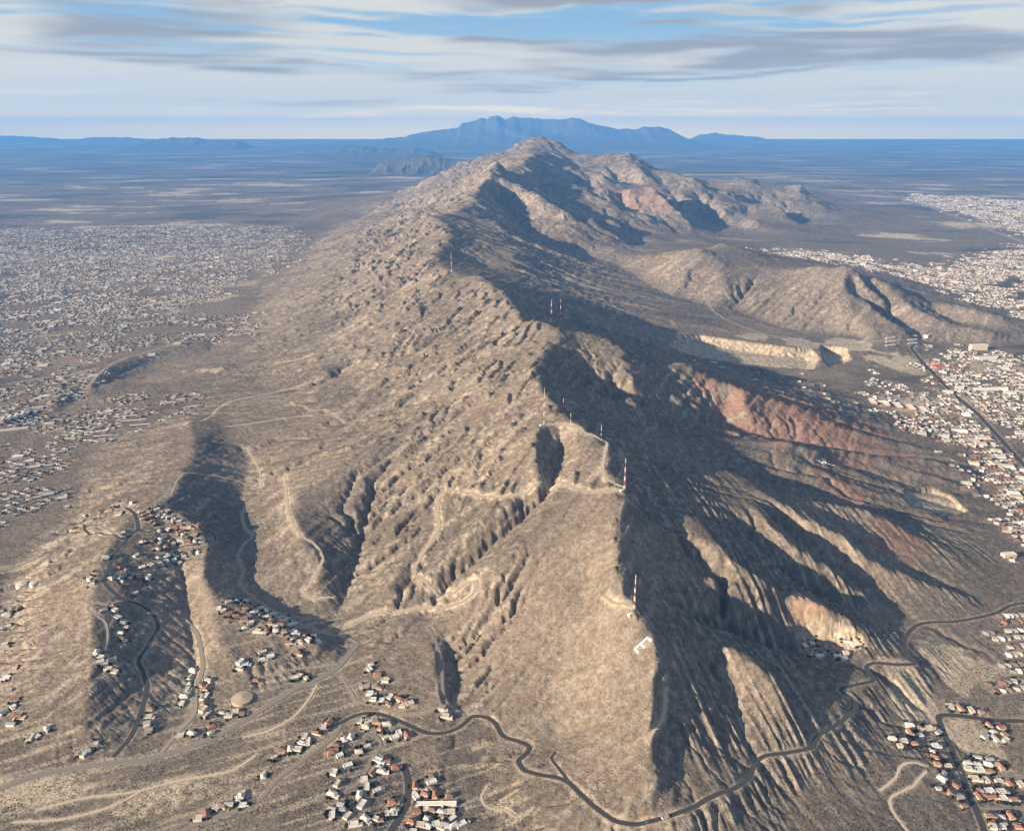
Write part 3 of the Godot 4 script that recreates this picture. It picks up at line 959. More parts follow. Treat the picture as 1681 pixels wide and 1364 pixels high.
# streaky high cloud over a pale winter sky
func sky_picture() -> ImageTexture:
	var W := 4096
	var H := 2048
	var im := Image.create_empty(256, 128, false, Image.FORMAT_RGBF)
	for y in 128:
		for x in 256:
			im.set_pixel(x, y, sky_at((x + 0.5) / 256.0 * 360.0, 90.0 - (y + 0.5) / 128.0 * 180.0))
	im.resize(W, H, Image.INTERPOLATE_BILINEAR)
	var top := int((90.0 - 12.0) / 180.0 * H)
	var side := int(W * 46.0 / 360.0)
	for y in range(top, H / 2):
		var e := 90.0 - (y + 0.5) / H * 180.0
		for k in range(-side, side):
			im.set_pixel(posmod(k, W), y, sky_at((k + 0.5) / W * 360.0, e))
	return ImageTexture.create_from_image(im)

var sky_a: FastNoiseLite
var sky_b: FastNoiseLite
func sky_at(az: float, e: float) -> Color:       # degrees east of north, degrees up
	if sky_a == null:
		sky_a = FastNoiseLite.new(); sky_a.seed = 14; sky_a.frequency = 1.0; sky_a.fractal_octaves = 5; sky_a.fractal_gain = 0.55
		sky_b = FastNoiseLite.new(); sky_b.seed = 18; sky_b.frequency = 1.0; sky_b.fractal_octaves = 4
	if e < 0.0:
		return Color(2.9, 2.0, 0.5)
	var c := cos(deg_to_rad(az))
	var s := sin(deg_to_rad(az))
	# the layers lie flat, so they close up towards the horizon
	var k := log(1.0 + e * 0.35) * 3.2
	var blue := Color(0.92, 0.92, 0.80).lerp(Color(0.30, 0.53, 0.75), smoothstep(0.0, 7.0, e)).lerp(Color(0.13, 0.30, 0.64), clampf((e - 8.0) / 60.0, 0.0, 1.0))
	var low := exp(-pow(e / 1.25, 2.0))
	blue = blue.lerp(Color(3.0, 2.0, 0.5), low)
	var ee := k + s * 0.12 + sky_b.get_noise_3d(c * 2.0, s * 2.0, k * 0.5 + 7.0) * 0.35
	var streak := sky_a.get_noise_3d(c * 1.0, s * 1.0, ee * 0.7 + 3.0)
	var wisp := sky_a.get_noise_3d(c * 3.6 + 40.0, s * 3.6, ee * 4.4)
	var gap := exp(-pow((e - 6.3 + wrapf(az, -180.0, 180.0) * 0.035) / 0.55, 2.0)) * 0.2
	var cover := smoothstep(-0.22, 0.16, streak * 0.75 + wisp * 0.62 + 0.15 - gap)
	var grey := smoothstep(-0.2, 0.32, sky_b.get_noise_3d(c * 2.4 + 5.0, s * 2.4, ee * 0.9) + wisp * 0.25 + (k - 3.6) * 0.16)
	var cloud := Color(0.82, 0.80, 0.72).lerp(Color(0.38, 0.395, 0.43), grey)
	return blue.lerp(cloud, cover * 0.9 * (1.0 - low * 0.85))

# ------------------------------------------------------------------ small shapes
func quad(st: SurfaceTool, a: Vector3, b: Vector3, c: Vector3, d: Vector3) -> void:
	for v in [a, b, c, a, c, d]:
		st.add_vertex(v)

func box_on(st: SurfaceTool, lo: Vector3, hi: Vector3) -> void:
	var p := func(x, y, z): return Vector3(hi.x if x else lo.x, hi.y if y else lo.y, hi.z if z else lo.z)
	quad(st, p.call(0, 0, 1), p.call(0, 1, 1), p.call(1, 1, 1), p.call(1, 0, 1))
	quad(st, p.call(1, 0, 0), p.call(1, 1, 0), p.call(0, 1, 0), p.call(0, 0, 0))
	quad(st, p.call(1, 0, 1), p.call(1, 1, 1), p.call(1, 1, 0), p.call(1, 0, 0))
	quad(st, p.call(0, 0, 0), p.call(0, 1, 0), p.call(0, 1, 1), p.call(0, 0, 1))
	quad(st, p.call(0, 1, 1), p.call(0, 1, 0), p.call(1, 1, 0), p.call(1, 1, 1))

func beam(st: SurfaceTool, a: Vector3, b: Vector3, t: float) -> void:
	var f := (b - a).normalized()
	var u := f.cross(Vector3.UP if absf(f.y) < 0.9 else Vector3.RIGHT).normalized() * t * 0.5
	var w := f.cross(u).normalized() * t * 0.5
	var c := [u + w, u - w, -u - w, -u + w]
	for k in 4:
		quad(st, a + c[k], b + c[k], b + c[(k + 1) % 4], a + c[(k + 1) % 4])
	quad(st, b + c[0], b + c[3], b + c[2], b + c[1])

func new_st() -> SurfaceTool:
	var st := SurfaceTool.new()
	st.begin(Mesh.PRIMITIVE_TRIANGLES)
	st.set_smooth_group(-1)
	return st

func done(st: SurfaceTool) -> ArrayMesh:
	st.generate_normals()
	return st.commit()

func part(called: String, me: Mesh, m: Material, parent: Node3D) -> MeshInstance3D:
	var o := MeshInstance3D.new()
	o.name = called
	o.mesh = me
	o.material_override = m
	parent.add_child(o, true)
	return o

func thing(called: String, label: String, category: String, at: Vector3, turn := 0.0, group := "") -> Node3D:
	var o := Node3D.new()
	o.name = numbered(called)
	o.position = at
	o.rotation.y = turn
	o.set_meta("label", label)
	o.set_meta("category", category)
	if group:
		o.set_meta("group", group)
	add_child(o)
	return o

# ------------------------------------------------------------------ houses
var unit := {}
func house_shapes() -> void:
	# all in a box of one metre; the house node is scaled
	var st := new_st()
	box_on(st, Vector3(-0.5, -0.9, -0.5), Vector3(0.5, 1.0, 0.5))
	unit["walls"] = done(st)
	st = new_st()                                 # flat roof inside a parapet
	box_on(st, Vector3(-0.44, 1.0, -0.42), Vector3(0.44, 1.02, 0.42))
	for q in [[-0.51, -0.51, 0.51, -0.43], [-0.51, 0.43, 0.51, 0.51], [-0.51, -0.43, -0.45, 0.43], [0.45, -0.43, 0.51, 0.43]]:
		box_on(st, Vector3(q[0], 0.97, q[1]), Vector3(q[2], 1.16, q[3]))
	unit["flat_roof"] = done(st)
	st = new_st()                                 # gabled roof with eaves
	var e := 0.55
	quad(st, Vector3(-e, 0.96, e), Vector3(-e, 1.5, 0), Vector3(e, 1.5, 0), Vector3(e, 0.96, e))
	quad(st, Vector3(e, 0.96, -e), Vector3(e, 1.5, 0), Vector3(-e, 1.5, 0), Vector3(-e, 0.96, -e))
	for v in [Vector3(e, 0.96, e), Vector3(e, 1.5, 0), Vector3(e, 0.96, -e), Vector3(-e, 0.96, -e), Vector3(-e, 1.5, 0), Vector3(-e, 0.96, e)]:
		st.add_vertex(v)
	quad(st, Vector3(-e, 0.96, -e), Vector3(-e, 0.96, e), Vector3(e, 0.96, e), Vector3(e, 0.96, -e))
	unit["gable_roof"] = done(st)
	st = new_st()                                 # hipped roof
	quad(st, Vector3(-e, 0.96, e), Vector3(-0.2, 1.5, 0), Vector3(0.2, 1.5, 0), Vector3(e, 0.96, e))
	quad(st, Vector3(e, 0.96, -e), Vector3(0.2, 1.5, 0), Vector3(-0.2, 1.5, 0), Vector3(-e, 0.96, -e))
	for v in [Vector3(e, 0.96, e), Vector3(0.2, 1.5, 0), Vector3(e, 0.96, -e), Vector3(-e, 0.96, -e), Vector3(-0.2, 1.5, 0), Vector3(-e, 0.96, e)]:
		st.add_vertex(v)
	quad(st, Vector3(-e, 0.96, -e), Vector3(-e, 0.96, e), Vector3(e, 0.96, e), Vector3(e, 0.96, -e))
	unit["hip_roof"] = done(st)
	st = new_st()                                 # lower wing with its own roof slab
	box_on(st, Vector3(0.5, -0.9, -0.1), Vector3(0.92, 0.72, 0.48))
	unit["wing"] = done(st)
	st = new_st()
	box_on(st, Vector3(0.49, 0.72, -0.12), Vector3(0.94, 0.78, 0.5))
	unit["wing_roof"] = done(st)

var styles := [
	["white", "flat-roofed", "flat_roof", Color(0.66, 0.63, 0.57), Color(0.60, 0.58, 0.54)],
	["cream", "flat-roofed", "flat_roof", Color(0.58, 0.50, 0.38), Color(0.52, 0.47, 0.40)],
	["cream", "red-tiled", "gable_roof", Color(0.60, 0.52, 0.40), Color(0.29, 0.14, 0.095)],
	["tan", "brown-roofed", "hip_roof", Color(0.42, 0.33, 0.23), Color(0.22, 0.15, 0.11)],
	["white", "grey-roofed", "gable_roof", Color(0.66, 0.63, 0.58), Color(0.30, 0.29, 0.28)],
	["white", "pale-roofed", "hip_roof", Color(0.62, 0.58, 0.52), Color(0.55, 0.52, 0.47)],
	["pink", "red-tiled", "hip_roof", Color(0.52, 0.34, 0.25), Color(0.31, 0.16, 0.11)],
]

func neighbourhoods() -> Array:
	# place words, then rows of photo points along which houses stand (a single point is one house)
	return [
	["on the hilltop estate beside the dark hill road", [[250,833, 262,841, 274,848, 286,855, 293,858], [229,841, 240,848, 250,854, 259,864], [259,873, 285,868, 313,864, 339,870], [230,891, 250,889, 267,886], [256,904, 275,897, 294,889, 315,890, 333,892], [256,918, 280,914, 301,910, 337,906], [193,933, 206,931], [230,933, 251,928, 272,923, 290,918], [179,951, 201,951, 233,950, 255,947], [216,827], [184,837], [196,846], [201,876], [223,913], [174,916], [147,951], [150,960], [133,857], [122,868], [208,962], [222,975], [245,842], [300,880], [320,880]]],
	["on the shelf below the hilltop estate", [[188,1003], [193,1015], [201,1024], [198,1040], [203,1054], [186,996], [170,1003], [158,1072], [165,1080], [171,1092], [184,1084], [177,1100], [190,1096], [163,1088]]],
	["in the row down the narrow valley floor", [[318,1100, 313,1115, 307,1132, 300,1150, 294,1163], [343,1115, 340,1132, 337,1148, 334,1162, 331,1180], [246,1165], [243,1178], [241,1189]]],
	["on the slope estate above the valley road", [[364,1003, 380,1010, 400,1018, 416,1026], [372,990, 395,988, 420,996, 450,1012, 484,1028], [400,1000, 430,1012, 455,1025], [418,1038, 450,1036, 484,1041, 516,1046], [440,1024, 470,1032], [471,1056, 500,1052, 528,1052], [428,1071, 446,1080], [488,1075], [394,1088], [402,1092], [420,1118], [484,1114], [490,1110]]],
	["beside the pale foot road", [[295,1208], [310,1206, 325,1203], [347,1195], [375,1176], [385,1170], [137,1240], [142,1234], [50,1213], [60,1210]]],
	["by the left foot of the tank hill", [[9,1114], [13,1135], [24,1150], [28,1178], [26,1020], [12,1030], [6,1060], [22,1100], [5,1170], [18,1190], [14,1010], [30,1000]]],
	["in the foreground neighbourhood under the winding drive", [[565,1216], [576,1212], [589,1235], [571,1258], [612,1270], [625,1268], [602,1293], [619,1299], [594,1322], [639,1337], [643,1319], [625,1352], [545,1304], [553,1288], [543,1238], [560,1238], [548,1270], [560,1322], [570,1340], [600,1345], [590,1306], [580,1355], [545,1340], [635,1252], [648,1262], [620,1250]]],
	["in the terrace rows beside the wide grey street", [[681,1291], [709,1286], [683,1309], [698,1306], [714,1306], [737,1309], [684,1332], [697,1333], [709,1332], [724,1334], [739,1335], [675,1350], [690,1356], [703,1357], [716,1355], [730,1355], [745,1357], [757,1355]]],
	["inside the bend of the winding drive", [[592,1186], [606,1186], [617,1187], [635,1191], [655,1206], [668,1209], [648,1213], [730,1178], [600,1194], [625,1196]]],
	["on the knoll above the winding drive", [[607,1101], [620,1108], [633,1118], [607,1140], [600,1128], [622,1130], [640,1145], [654,1148], [664,1152], [673,1157], [612,1150]]],
	["along the lower road across the wash", [[325,1345], [338,1338], [355,1328], [366,1325], [376,1322], [390,1313], [396,1309], [432,1277], [462,1234], [476,1232], [488,1232], [505,1221], [518,1204], [530,1195], [540,1187], [548,1234], [552,1225], [500,1210]]],
	["in the walled estate at the eastern foot", [[1556,1161, 1570,1163, 1584,1165, 1600,1168, 1619,1171], [1490,1192, 1506,1193, 1520,1196, 1533,1200, 1545,1206], [1490,1203, 1506,1206, 1522,1209], [1460,1212, 1475,1216, 1490,1219, 1511,1223], [1532,1225, 1548,1228], [1532,1246, 1545,1243, 1557,1246], [1535,1256, 1556,1258]]],
	["in the street grid east of the avenue", [[1584,1253, 1598,1255, 1612,1256, 1628,1257, 1645,1260], [1586,1263, 1600,1264, 1615,1266, 1640,1268], [1595,1279, 1612,1281, 1630,1283, 1650,1286, 1678,1289], [1603,1298, 1625,1300, 1660,1303], [1604,1309, 1620,1310, 1640,1312, 1660,1314, 1680,1315], [1542,1277, 1556,1284, 1570,1291], [1559,1302], [1575,1310], [1620,1191, 1637,1194, 1655,1198], [1613,1209, 1630,1213, 1648,1216, 1664,1219], [1620,1340, 1640,1342, 1665,1342], [1630,1356, 1655,1358, 1678,1358]]],
	["in the quarry alcove under the pale cliff", [[1322,1062], [1334,1058], [1345,1056], [1330,1070], [1375,1078], [1385,1082], [1405,1058]]],
	]

# towns: photo outline, share of lots built on, size of a block, turn of the streets in degrees, share of trees
func towns() -> Array:
	return [
	[[-60,373, 120,376, 300,369, 450,372, 505,393, 480,428, 380,468, 330,500, 200,520, -60,548], 0.8, -14.0, 0.9],
	[[-60,540, 160,515, 300,515, 445,520, 420,548, 300,562, 150,592, -60,622], 0.6, -20.0, 0.5],
	[[-60,622, 150,606, 142,650, 60,690, -60,722], 0.75, -22.0, 0.8],
	[[60,692, 200,652, 320,657, 300,680, 205,684, 200,720, 100,738], 0.75, -22.0, 0.8],
	[[-60,735, 112,742, 120,790, 100,828, 40,860, -60,905], 0.75, -28.0, 1.5],
	[[-60,905, 8,930, 14,1000, -60,1010], 0.5, -28.0, 0.8],
	[[1262,408, 1400,417, 1520,442, 1681,402, 1740,396, 1740,540, 1640,512, 1520,466, 1400,437, 1285,420], 0.85, 11.0, 0.5],
	[[1490,330, 1560,346, 1740,404, 1740,332, 1500,318], 0.75, 11.0, 0.3],
	[[1505,590, 1560,572, 1740,592, 1740,980, 1645,880, 1606,800, 1585,765, 1560,735, 1575,700], 0.9, 11.0, 0.35],
	[[1420,612, 1500,640, 1560,690, 1600,730, 1540,730, 1470,700], 0.75, 11.0, 0.3],
	[[1590,1018, 1740,1000, 1740,1150, 1640,1150, 1604,1080], 0.85, 11.0, 0.4],
	[[1612,800, 1640,850, 1680,930, 1740,960, 1740,800], 0.8, 11.0, 0.35],
	[[1640,1345, 1740,1330, 1740,1420, 1640,1420], 0.85, 8.0, 0.35],
	[[1100,575, 1300,610, 1420,635, 1400,665, 1250,625, 1120,590], 0.05, 11.0, 0.1],
	]

var streets := []
var yard := PackedByteArray()
var lots := []      # x, d, turn, length, depth, height, style, place, group of the place
func gather_houses() -> void:
	var rng := RandomNumberGenerator.new()
	rng.seed = 101
	var taken := {}
	for nb in neighbourhoods():
		for row in nb[1]:
			var ws := PackedVector2Array()
			for k in range(0, row.size(), 2):
				ws.append(hit(row[k], row[k + 1]))
			var run := []
			if ws.size() == 1:
				run.append([ws[0], rng.randf_range(-0.6, 0.6)])
			else:
				var rest := 6.0
				for k in ws.size() - 1:
					var v := ws[k + 1] - ws[k]
					var l := v.length()
					while rest < l:
						run.append([ws[k] + v * (rest / l), -atan2(v.y, v.x)])
						rest += rng.randf_range(21.0, 27.0)
					rest -= l
			for r in run:
				var p: Vector2 = r[0]
				var key := Vector2i(p / 13.0)
				if taken.has(key):
					continue
				taken[key] = true
				var st := [0, 0, 1, 2, 3, 4, 5, 5, 6, 1][rng.randi_range(0, 9)] as int
				lots.append([p.x, p.y, r[1] + rng.randf_range(-0.15, 0.15) + (PI / 2 if rng.randf() < 0.25 else 0.0), rng.randf_range(14.0, 21.0), rng.randf_range(10.0, 13.5), rng.randf_range(3.8, 6.4), st, nb[0]])
				# a neighbour across the yard
				if rng.randf() < 0.55:
					var p2 := p + Vector2.from_angle(rng.randf() * TAU) * rng.randf_range(19.0, 24.0)
					var key2 := Vector2i(p2 / 13.0)
					if not taken.has(key2) and near_road(p2) > 1.8:
						taken[key2] = true
						lots.append([p2.x, p2.y, r[1] + rng.randf_range(-0.3, 0.3), rng.randf_range(11.0, 17.0), rng.randf_range(8.0, 12.0), rng.randf_range(3.2, 5.0), [0, 1, 1, 3, 4, 5][rng.randi_range(0, 5)], nb[0]])
	say("listed houses %d" % lots.size())
	var gaps := FastNoiseLite.new()
	gaps.seed = 71; gaps.frequency = 1.0 / 420.0; gaps.fractal_octaves = 3
	for tn in towns():
		var poly := PackedVector2Array()
		var box := Rect2()
		for k in range(0, tn[0].size(), 2):
			var w := hit(tn[0][k], tn[0][k + 1])
			poly.append(w)
			box = Rect2(w, Vector2.ZERO) if k == 0 else box.expand(w)
		var a := deg_to_rad(tn[2])
		var c := box.get_center()
		var reach := box.size.length() * 0.5
		var v := -reach
		var line := 0
		while v < reach:
			var u := -reach
			var lot := 0
			while u < reach:
				var p := c + Vector2(cos(a) * u - sin(a) * v, sin(a) * u + cos(a) * v)
				u += rng.randf_range(16.0, 23.0)
				lot += 1
				if lot % 14 == 0:
					u += 16.0
				var pe := p + Vector2(gaps.get_noise_2d(p.x * 1.7 + 3000.0, p.y * 1.7), gaps.get_noise_2d(p.x * 1.7, p.y * 1.7 + 5000.0)) * minf(420.0, p.y * 0.06)
				if not Geometry2D.is_point_in_polygon(pe, poly) or p.y < D0 + 60.0 or rng.randf() > tn[1] or gaps.get_noise_2d(p.x, p.y) < -0.28 + (1.0 - tn[1]) * 0.25:
					continue
				if near_road(p) < 1.6:
					continue
				var st := [0, 0, 5, 5, 1, 3, 4, 4, 2, 3][rng.randi_range(0, 9)] as int
				var big := 1.0
				if p.y > 2600.0 and rng.randf() < 0.035:
					big = rng.randf_range(1.8, 3.6)
					st = rng.randi_range(0, 1)
					u += 14.0 * big
				lots.append([p.x, p.y, -a + rng.randf_range(-0.05, 0.05), rng.randf_range(12.0, 17.0) * big, rng.randf_range(10.0, 14.0) * (1.0 + (big - 1.0) * 0.5), rng.randf_range(3.6, 5.2) * (1.0 + (big - 1.0) * 0.35), st, "town"])
			line += 1
			if line % 2 == 1:
				var run := PackedVector2Array()
				var su := -reach
				while su < reach:
					var sp := c + Vector2(cos(a) * su - sin(a) * (v + 17.0), sin(a) * su + cos(a) * (v + 17.0))
					if Geometry2D.is_point_in_polygon(sp, poly) and sp.y > D0 + 60.0 and sp.y < 6500.0 and gaps.get_noise_2d(sp.x, sp.y) > -0.3 + (1.0 - tn[1]) * 0.25:
						run.append(sp)
					else:
						if run.size() > 3:
							streets.append(run)
						run = PackedVector2Array()
					su += 22.0
			v += 26.0 if line % 2 == 0 else 34.0
	yard.resize(fw * fh)
	for l in lots:
		if l[1] < 9500.0:
			var g := grid_uv(l[0], l[1])
			var ci := roundi((g.x + 0.25) * 2.0)
			var cj := roundi((g.y + 0.25) * 2.0)
			var ni := roundi(15.0 / (xw(l[1]) / (NU - 1)))
			var nj := roundi(13.0 / (l[1] * CR * 0.5))
			for j in range(maxi(cj - nj, 0), mini(cj + nj, fh - 1) + 1):
				for i in range(maxi(ci - ni, 0), mini(ci + ni, fw - 1) + 1):
					if rng.randf() < 0.85:
						yard[j * fw + i] = 1
	say("houses in all %d" % lots.size())

func town_streets() -> void:
	for side in [-1.0, 1.0]:
		var st := SurfaceTool.new()
		st.begin(Mesh.PRIMITIVE_TRIANGLES)
		var n := 0
		for run in streets:
			if run[0].x * side < 0.0:
				continue
			for k in run.size():
				var t: Vector2 = (run[mini(k + 1, run.size() - 1)] - run[maxi(k - 1, 0)]).orthogonal().normalized() * 4.0
				for q in [-1.0, 1.0]:
					var p: Vector2 = run[k] + t * q
					st.set_normal(Vector3.UP)
					st.add_vertex(spot(p.x, p.y, 0.55))
				if k > 0:
					for v in [n - 2, n, n - 1, n - 1, n, n + 1]:
						st.add_index(v)
				n += 2
		var o := MeshInstance3D.new()
		o.mesh = st.commit()
		o.material_override = flat_mat(Color(0.14, 0.125, 0.11))
		o.name = numbered("town_streets")
		o.set_meta("kind", "structure")
		add_child(o)

func near_road(p: Vector2) -> float:
	var g := grid_uv(p.x, p.y)
	var i := clampi(roundi((g.x + 0.25) * 2.0), 0, fw - 1)
	var j := clampi(roundi((g.y + 0.25) * 2.0), 0, fh - 1)
	return road_near[j * fw + i]

func build_houses() -> void:
	house_shapes()
	var order := []
	for k in lots.size():
		var l: Array = lots[k]
		order.append([Vector3(l[0], EYE, l[1]).length() + (0.0 if l[7] != "town" else 250.0), k])
	order.sort_custom(func(a, b): return a[0] < b[0])
	var rng := RandomNumberGenerator.new()
	rng.seed = 55
	var rest := []
	var protos := {}
	for n in order.size():
		var l: Array = lots[order[n][1]]
		if n >= 300:
			rest.append(l)
			continue
		var sty: Array = styles[l[6]]
		var place: String = l[7]
		if place == "town":
			place = "in the town streets on the eastern flat" if l[0] > 0.0 else "in the town streets on the western flat"
		var wing := rng.randf() < 0.4
		var label := "%s %s %s house%s %s" % ["large" if l[3] > 18.6 else "small" if l[3] < 16.0 else "tall" if l[5] > 5.3 else "low", sty[0], sty[1], " with side wing" if wing else "", place]
		var key := "%d %s" % [l[6], wing]
		var o: Node3D
		if protos.has(key):
			o = protos[key].duplicate()
			o.name = numbered("house")
			add_child(o)
		else:
			o = thing("house", label, "house", Vector3.ZERO)
			part("walls", unit["walls"], flat_mat(sty[3]), o)
			part("roof", unit[sty[2]], flat_mat(sty[4]), o)
			if wing:
				var w := part("wing", unit["wing"], flat_mat(sty[3]), o)
				part("wing_roof", unit["wing_roof"], flat_mat(sty[4]), w)
			protos[key] = o
		o.set_meta("label", label)
		o.set_meta("group", "houses " + place)
		o.transform = Transform3D(Basis(Vector3.UP, l[2]) * Basis.from_scale(Vector3(l[3], l[5], l[4])), spot(l[0], l[1], 0.5))
	# the rest of the town
	for flat in [true, false]:
		var sel := rest.filter(func(l): return (styles[l[6]][2] == "flat_roof") == flat)
		var st := SurfaceTool.new()
		st.begin(Mesh.PRIMITIVE_TRIANGLES)
		st.append_from(unit["walls"], 0, Transform3D())
		st.append_from(unit["flat_roof" if flat else "hip_roof"], 0, Transform3D())
		var me := st.commit()
		var mm := MultiMesh.new()
		mm.transform_format = MultiMesh.TRANSFORM_3D
		mm.use_colors = true
		mm.mesh = me
		mm.instance_count = sel.size()
		for k in sel.size():
			var l: Array = sel[k]
			mm.set_instance_transform(k, Transform3D(Basis(Vector3.UP, l[2]) * Basis.from_scale(Vector3(l[3], l[5], l[4])), spot(l[0], l[1], 0.4)))
			var c: Color = styles[l[6]][4]
			mm.set_instance_color(k, c * rng.randf_range(0.6, 1.2))
		var o := MultiMeshInstance3D.new()
		o.multimesh = mm
		var m := StandardMaterial3D.new()
		m.vertex_color_use_as_albedo = true
		m.roughness = 1.0
		o.material_override = m
		o.name = "distant_flat_houses" if flat else "distant_pitched_houses"
		o.set_meta("kind", "stuff")
		o.set_meta("label", "distant mass of flat-roofed town houses on both desert flats" if flat else "distant mass of pitched-roof town houses on both desert flats")
		o.set_meta("category", "houses")
		add_child(o)

# ------------------------------------------------------------------ plants
func clump(seed_: int, n: int, leaf: float) -> ArrayMesh:
	var rng := RandomNumberGenerator.new()
	rng.seed = seed_
	var st := SurfaceTool.new()
	st.begin(Mesh.PRIMITIVE_TRIANGLES)
	for k in n:
		var v := Vector3(rng.randfn(), rng.randfn(), rng.randfn()).normalized() * pow(rng.randf(), 0.4) * 0.5
		v.y = absf(v.y) * 1.1 + 0.12
		var b := Basis.from_euler(Vector3(rng.randf() * TAU, rng.randf() * TAU, 0))
		st.set_normal((v - Vector3(0, 0.1, 0)).normalized())
		for q in [Vector3(-leaf, -leaf, 0), Vector3(0, leaf * 1.2, 0), Vector3(leaf, -leaf, 0)]:
			st.add_vertex(v + b * q)
	return st.commit()

func scatter(called: String, label: String, category: String, me: Mesh, trs: Array, cols: Array) -> void:
	var mm := MultiMesh.new()
	mm.transform_format = MultiMesh.TRANSFORM_3D
	mm.use_colors = true
	mm.mesh = me
	mm.instance_count = trs.size()
	for k in trs.size():
		mm.set_instance_transform(k, trs[k])
		mm.set_instance_color(k, cols[k])
	var o := MultiMeshInstance3D.new()
	o.multimesh = mm
	var m := StandardMaterial3D.new()
	m.vertex_color_use_as_albedo = true
	m.roughness = 1.0
	m.metallic_specular = 0.1
	o.material_override = m
	o.name = called
	o.set_meta("kind", "stuff")
	o.set_meta("label", label)
	o.set_meta("category", category)
	add_child(o)

func plants() -> void:
	var rng := RandomNumberGenerator.new()
	rng.seed = 202
	# desert scrub, thick near the camera and thinner away
	var nz := FastNoiseLite.new()
	nz.seed = 81; nz.frequency = 1.0 / 110.0; nz.fractal_octaves = 3
	var trs := []
	var cols := []
	var bush := clump(5, 16, 0.2)
	for k in 520000:
		var d := D0 + 120.0 + pow(rng.randf(), 1.5) * 3600.0
		var x := rng.randf_range(-1.0, 1.0) * (0.66 * d + 330.0)
		if rng.randf() > 0.62 + nz.get_noise_2d(x, d) * 1.1 or near_road(Vector2(x, d)) < 1.2:
			continue
		var sz := rng.randf_range(1.1, 2.5) * (1.0 + maxf(d - 1500.0, 0.0) / 4500.0)
		trs.append(Transform3D(Basis(Vector3.UP, rng.randf() * TAU) * Basis.from_scale(Vector3(sz, sz * 0.6, sz)), spot(x, d, -0.15)))
		cols.append(Color(0.10, 0.088, 0.06).lerp(Color(0.17, 0.14, 0.10), rng.randf()))
	scatter("desert_scrub", "low dry desert scrub dotted over the slopes", "scrub", bush, trs, cols)
	say("scrub %d" % trs.size())
	# garden trees: the nearest one by one, the others together
	var spots := []
	for l in lots:
		var n := 1 if rng.randf() < 0.75 else 0
		if l[7] != "town":
			n += rng.randi_range(1, 4)
		elif l[0] < 0.0:
			n += 1 if rng.randf() < 0.45 else 0
		else:
			n = 1 if rng.randf() < 0.75 else 0
		for q in n:
			var a := rng.randf() * TAU
			var r := rng.randf_range(11.0, 15.0)
			spots.append([l[0] + cos(a) * r, l[1] + sin(a) * r, rng.randf_range(4.5, 9.0) * (1.0 if l[1] < 3500.0 else 1.25), l[7], l[6]])
	spots.sort_custom(func(a, b): return a[1] * a[1] + a[0] * a[0] < b[1] * b[1] + b[0] * b[0])
	var crown := clump(9, 70, 0.16)
	var st := new_st()
	for k in 5:
		var a := k * TAU / 5.0
		var b := (k + 1) * TAU / 5.0
		quad(st, Vector3(cos(a) * 0.05, -0.2, sin(a) * 0.05), Vector3(cos(a) * 0.03, 0.35, sin(a) * 0.03), Vector3(cos(b) * 0.03, 0.35, sin(b) * 0.03), Vector3(cos(b) * 0.05, -0.2, sin(b) * 0.05))
	var trunk := done(st)
	trs = []
	cols = []
	var proto: Node3D
	for k in spots.size():
		var p: Array = spots[k]
		var tr := Transform3D(Basis(Vector3.UP, rng.randf() * TAU) * Basis.from_scale(Vector3(p[2], p[2] * rng.randf_range(0.85, 1.2), p[2])), spot(p[0], p[1]))
		if k < 300:
			var place: String = p[3]
			if place == "town":
				place = "in the town streets on the eastern flat" if p[0] > 0.0 else "in the town streets on the western flat"
			var label := "%s tree by %s %s house %s" % ["tall" if p[2] > 7.4 else "low" if p[2] < 5.6 else "rounded", styles[p[4]][0], styles[p[4]][1], place]
			var o: Node3D
			if proto == null:
				o = thing("garden_tree", label, "tree", Vector3.ZERO)
				part("trunk", trunk, flat_mat(Color(0.09, 0.07, 0.05)), o)
				part("crown", crown, flat_mat(Color(0.045, 0.055, 0.03)), o)
				proto = o
			else:
				o = proto.duplicate()
				o.name = numbered("garden_tree")
				add_child(o)
				o.set_meta("label", label)
			o.set_meta("group", "trees " + place)
			o.transform = tr
		else:
			trs.append(tr)
			cols.append(Color(0.035, 0.045, 0.028).lerp(Color(0.075, 0.075, 0.045), rng.randf()))
	scatter("town_trees", "dark trees scattered between the distant town houses", "trees", clump(12, 34, 0.22), trs, cols)
	say("trees %d" % spots.size())

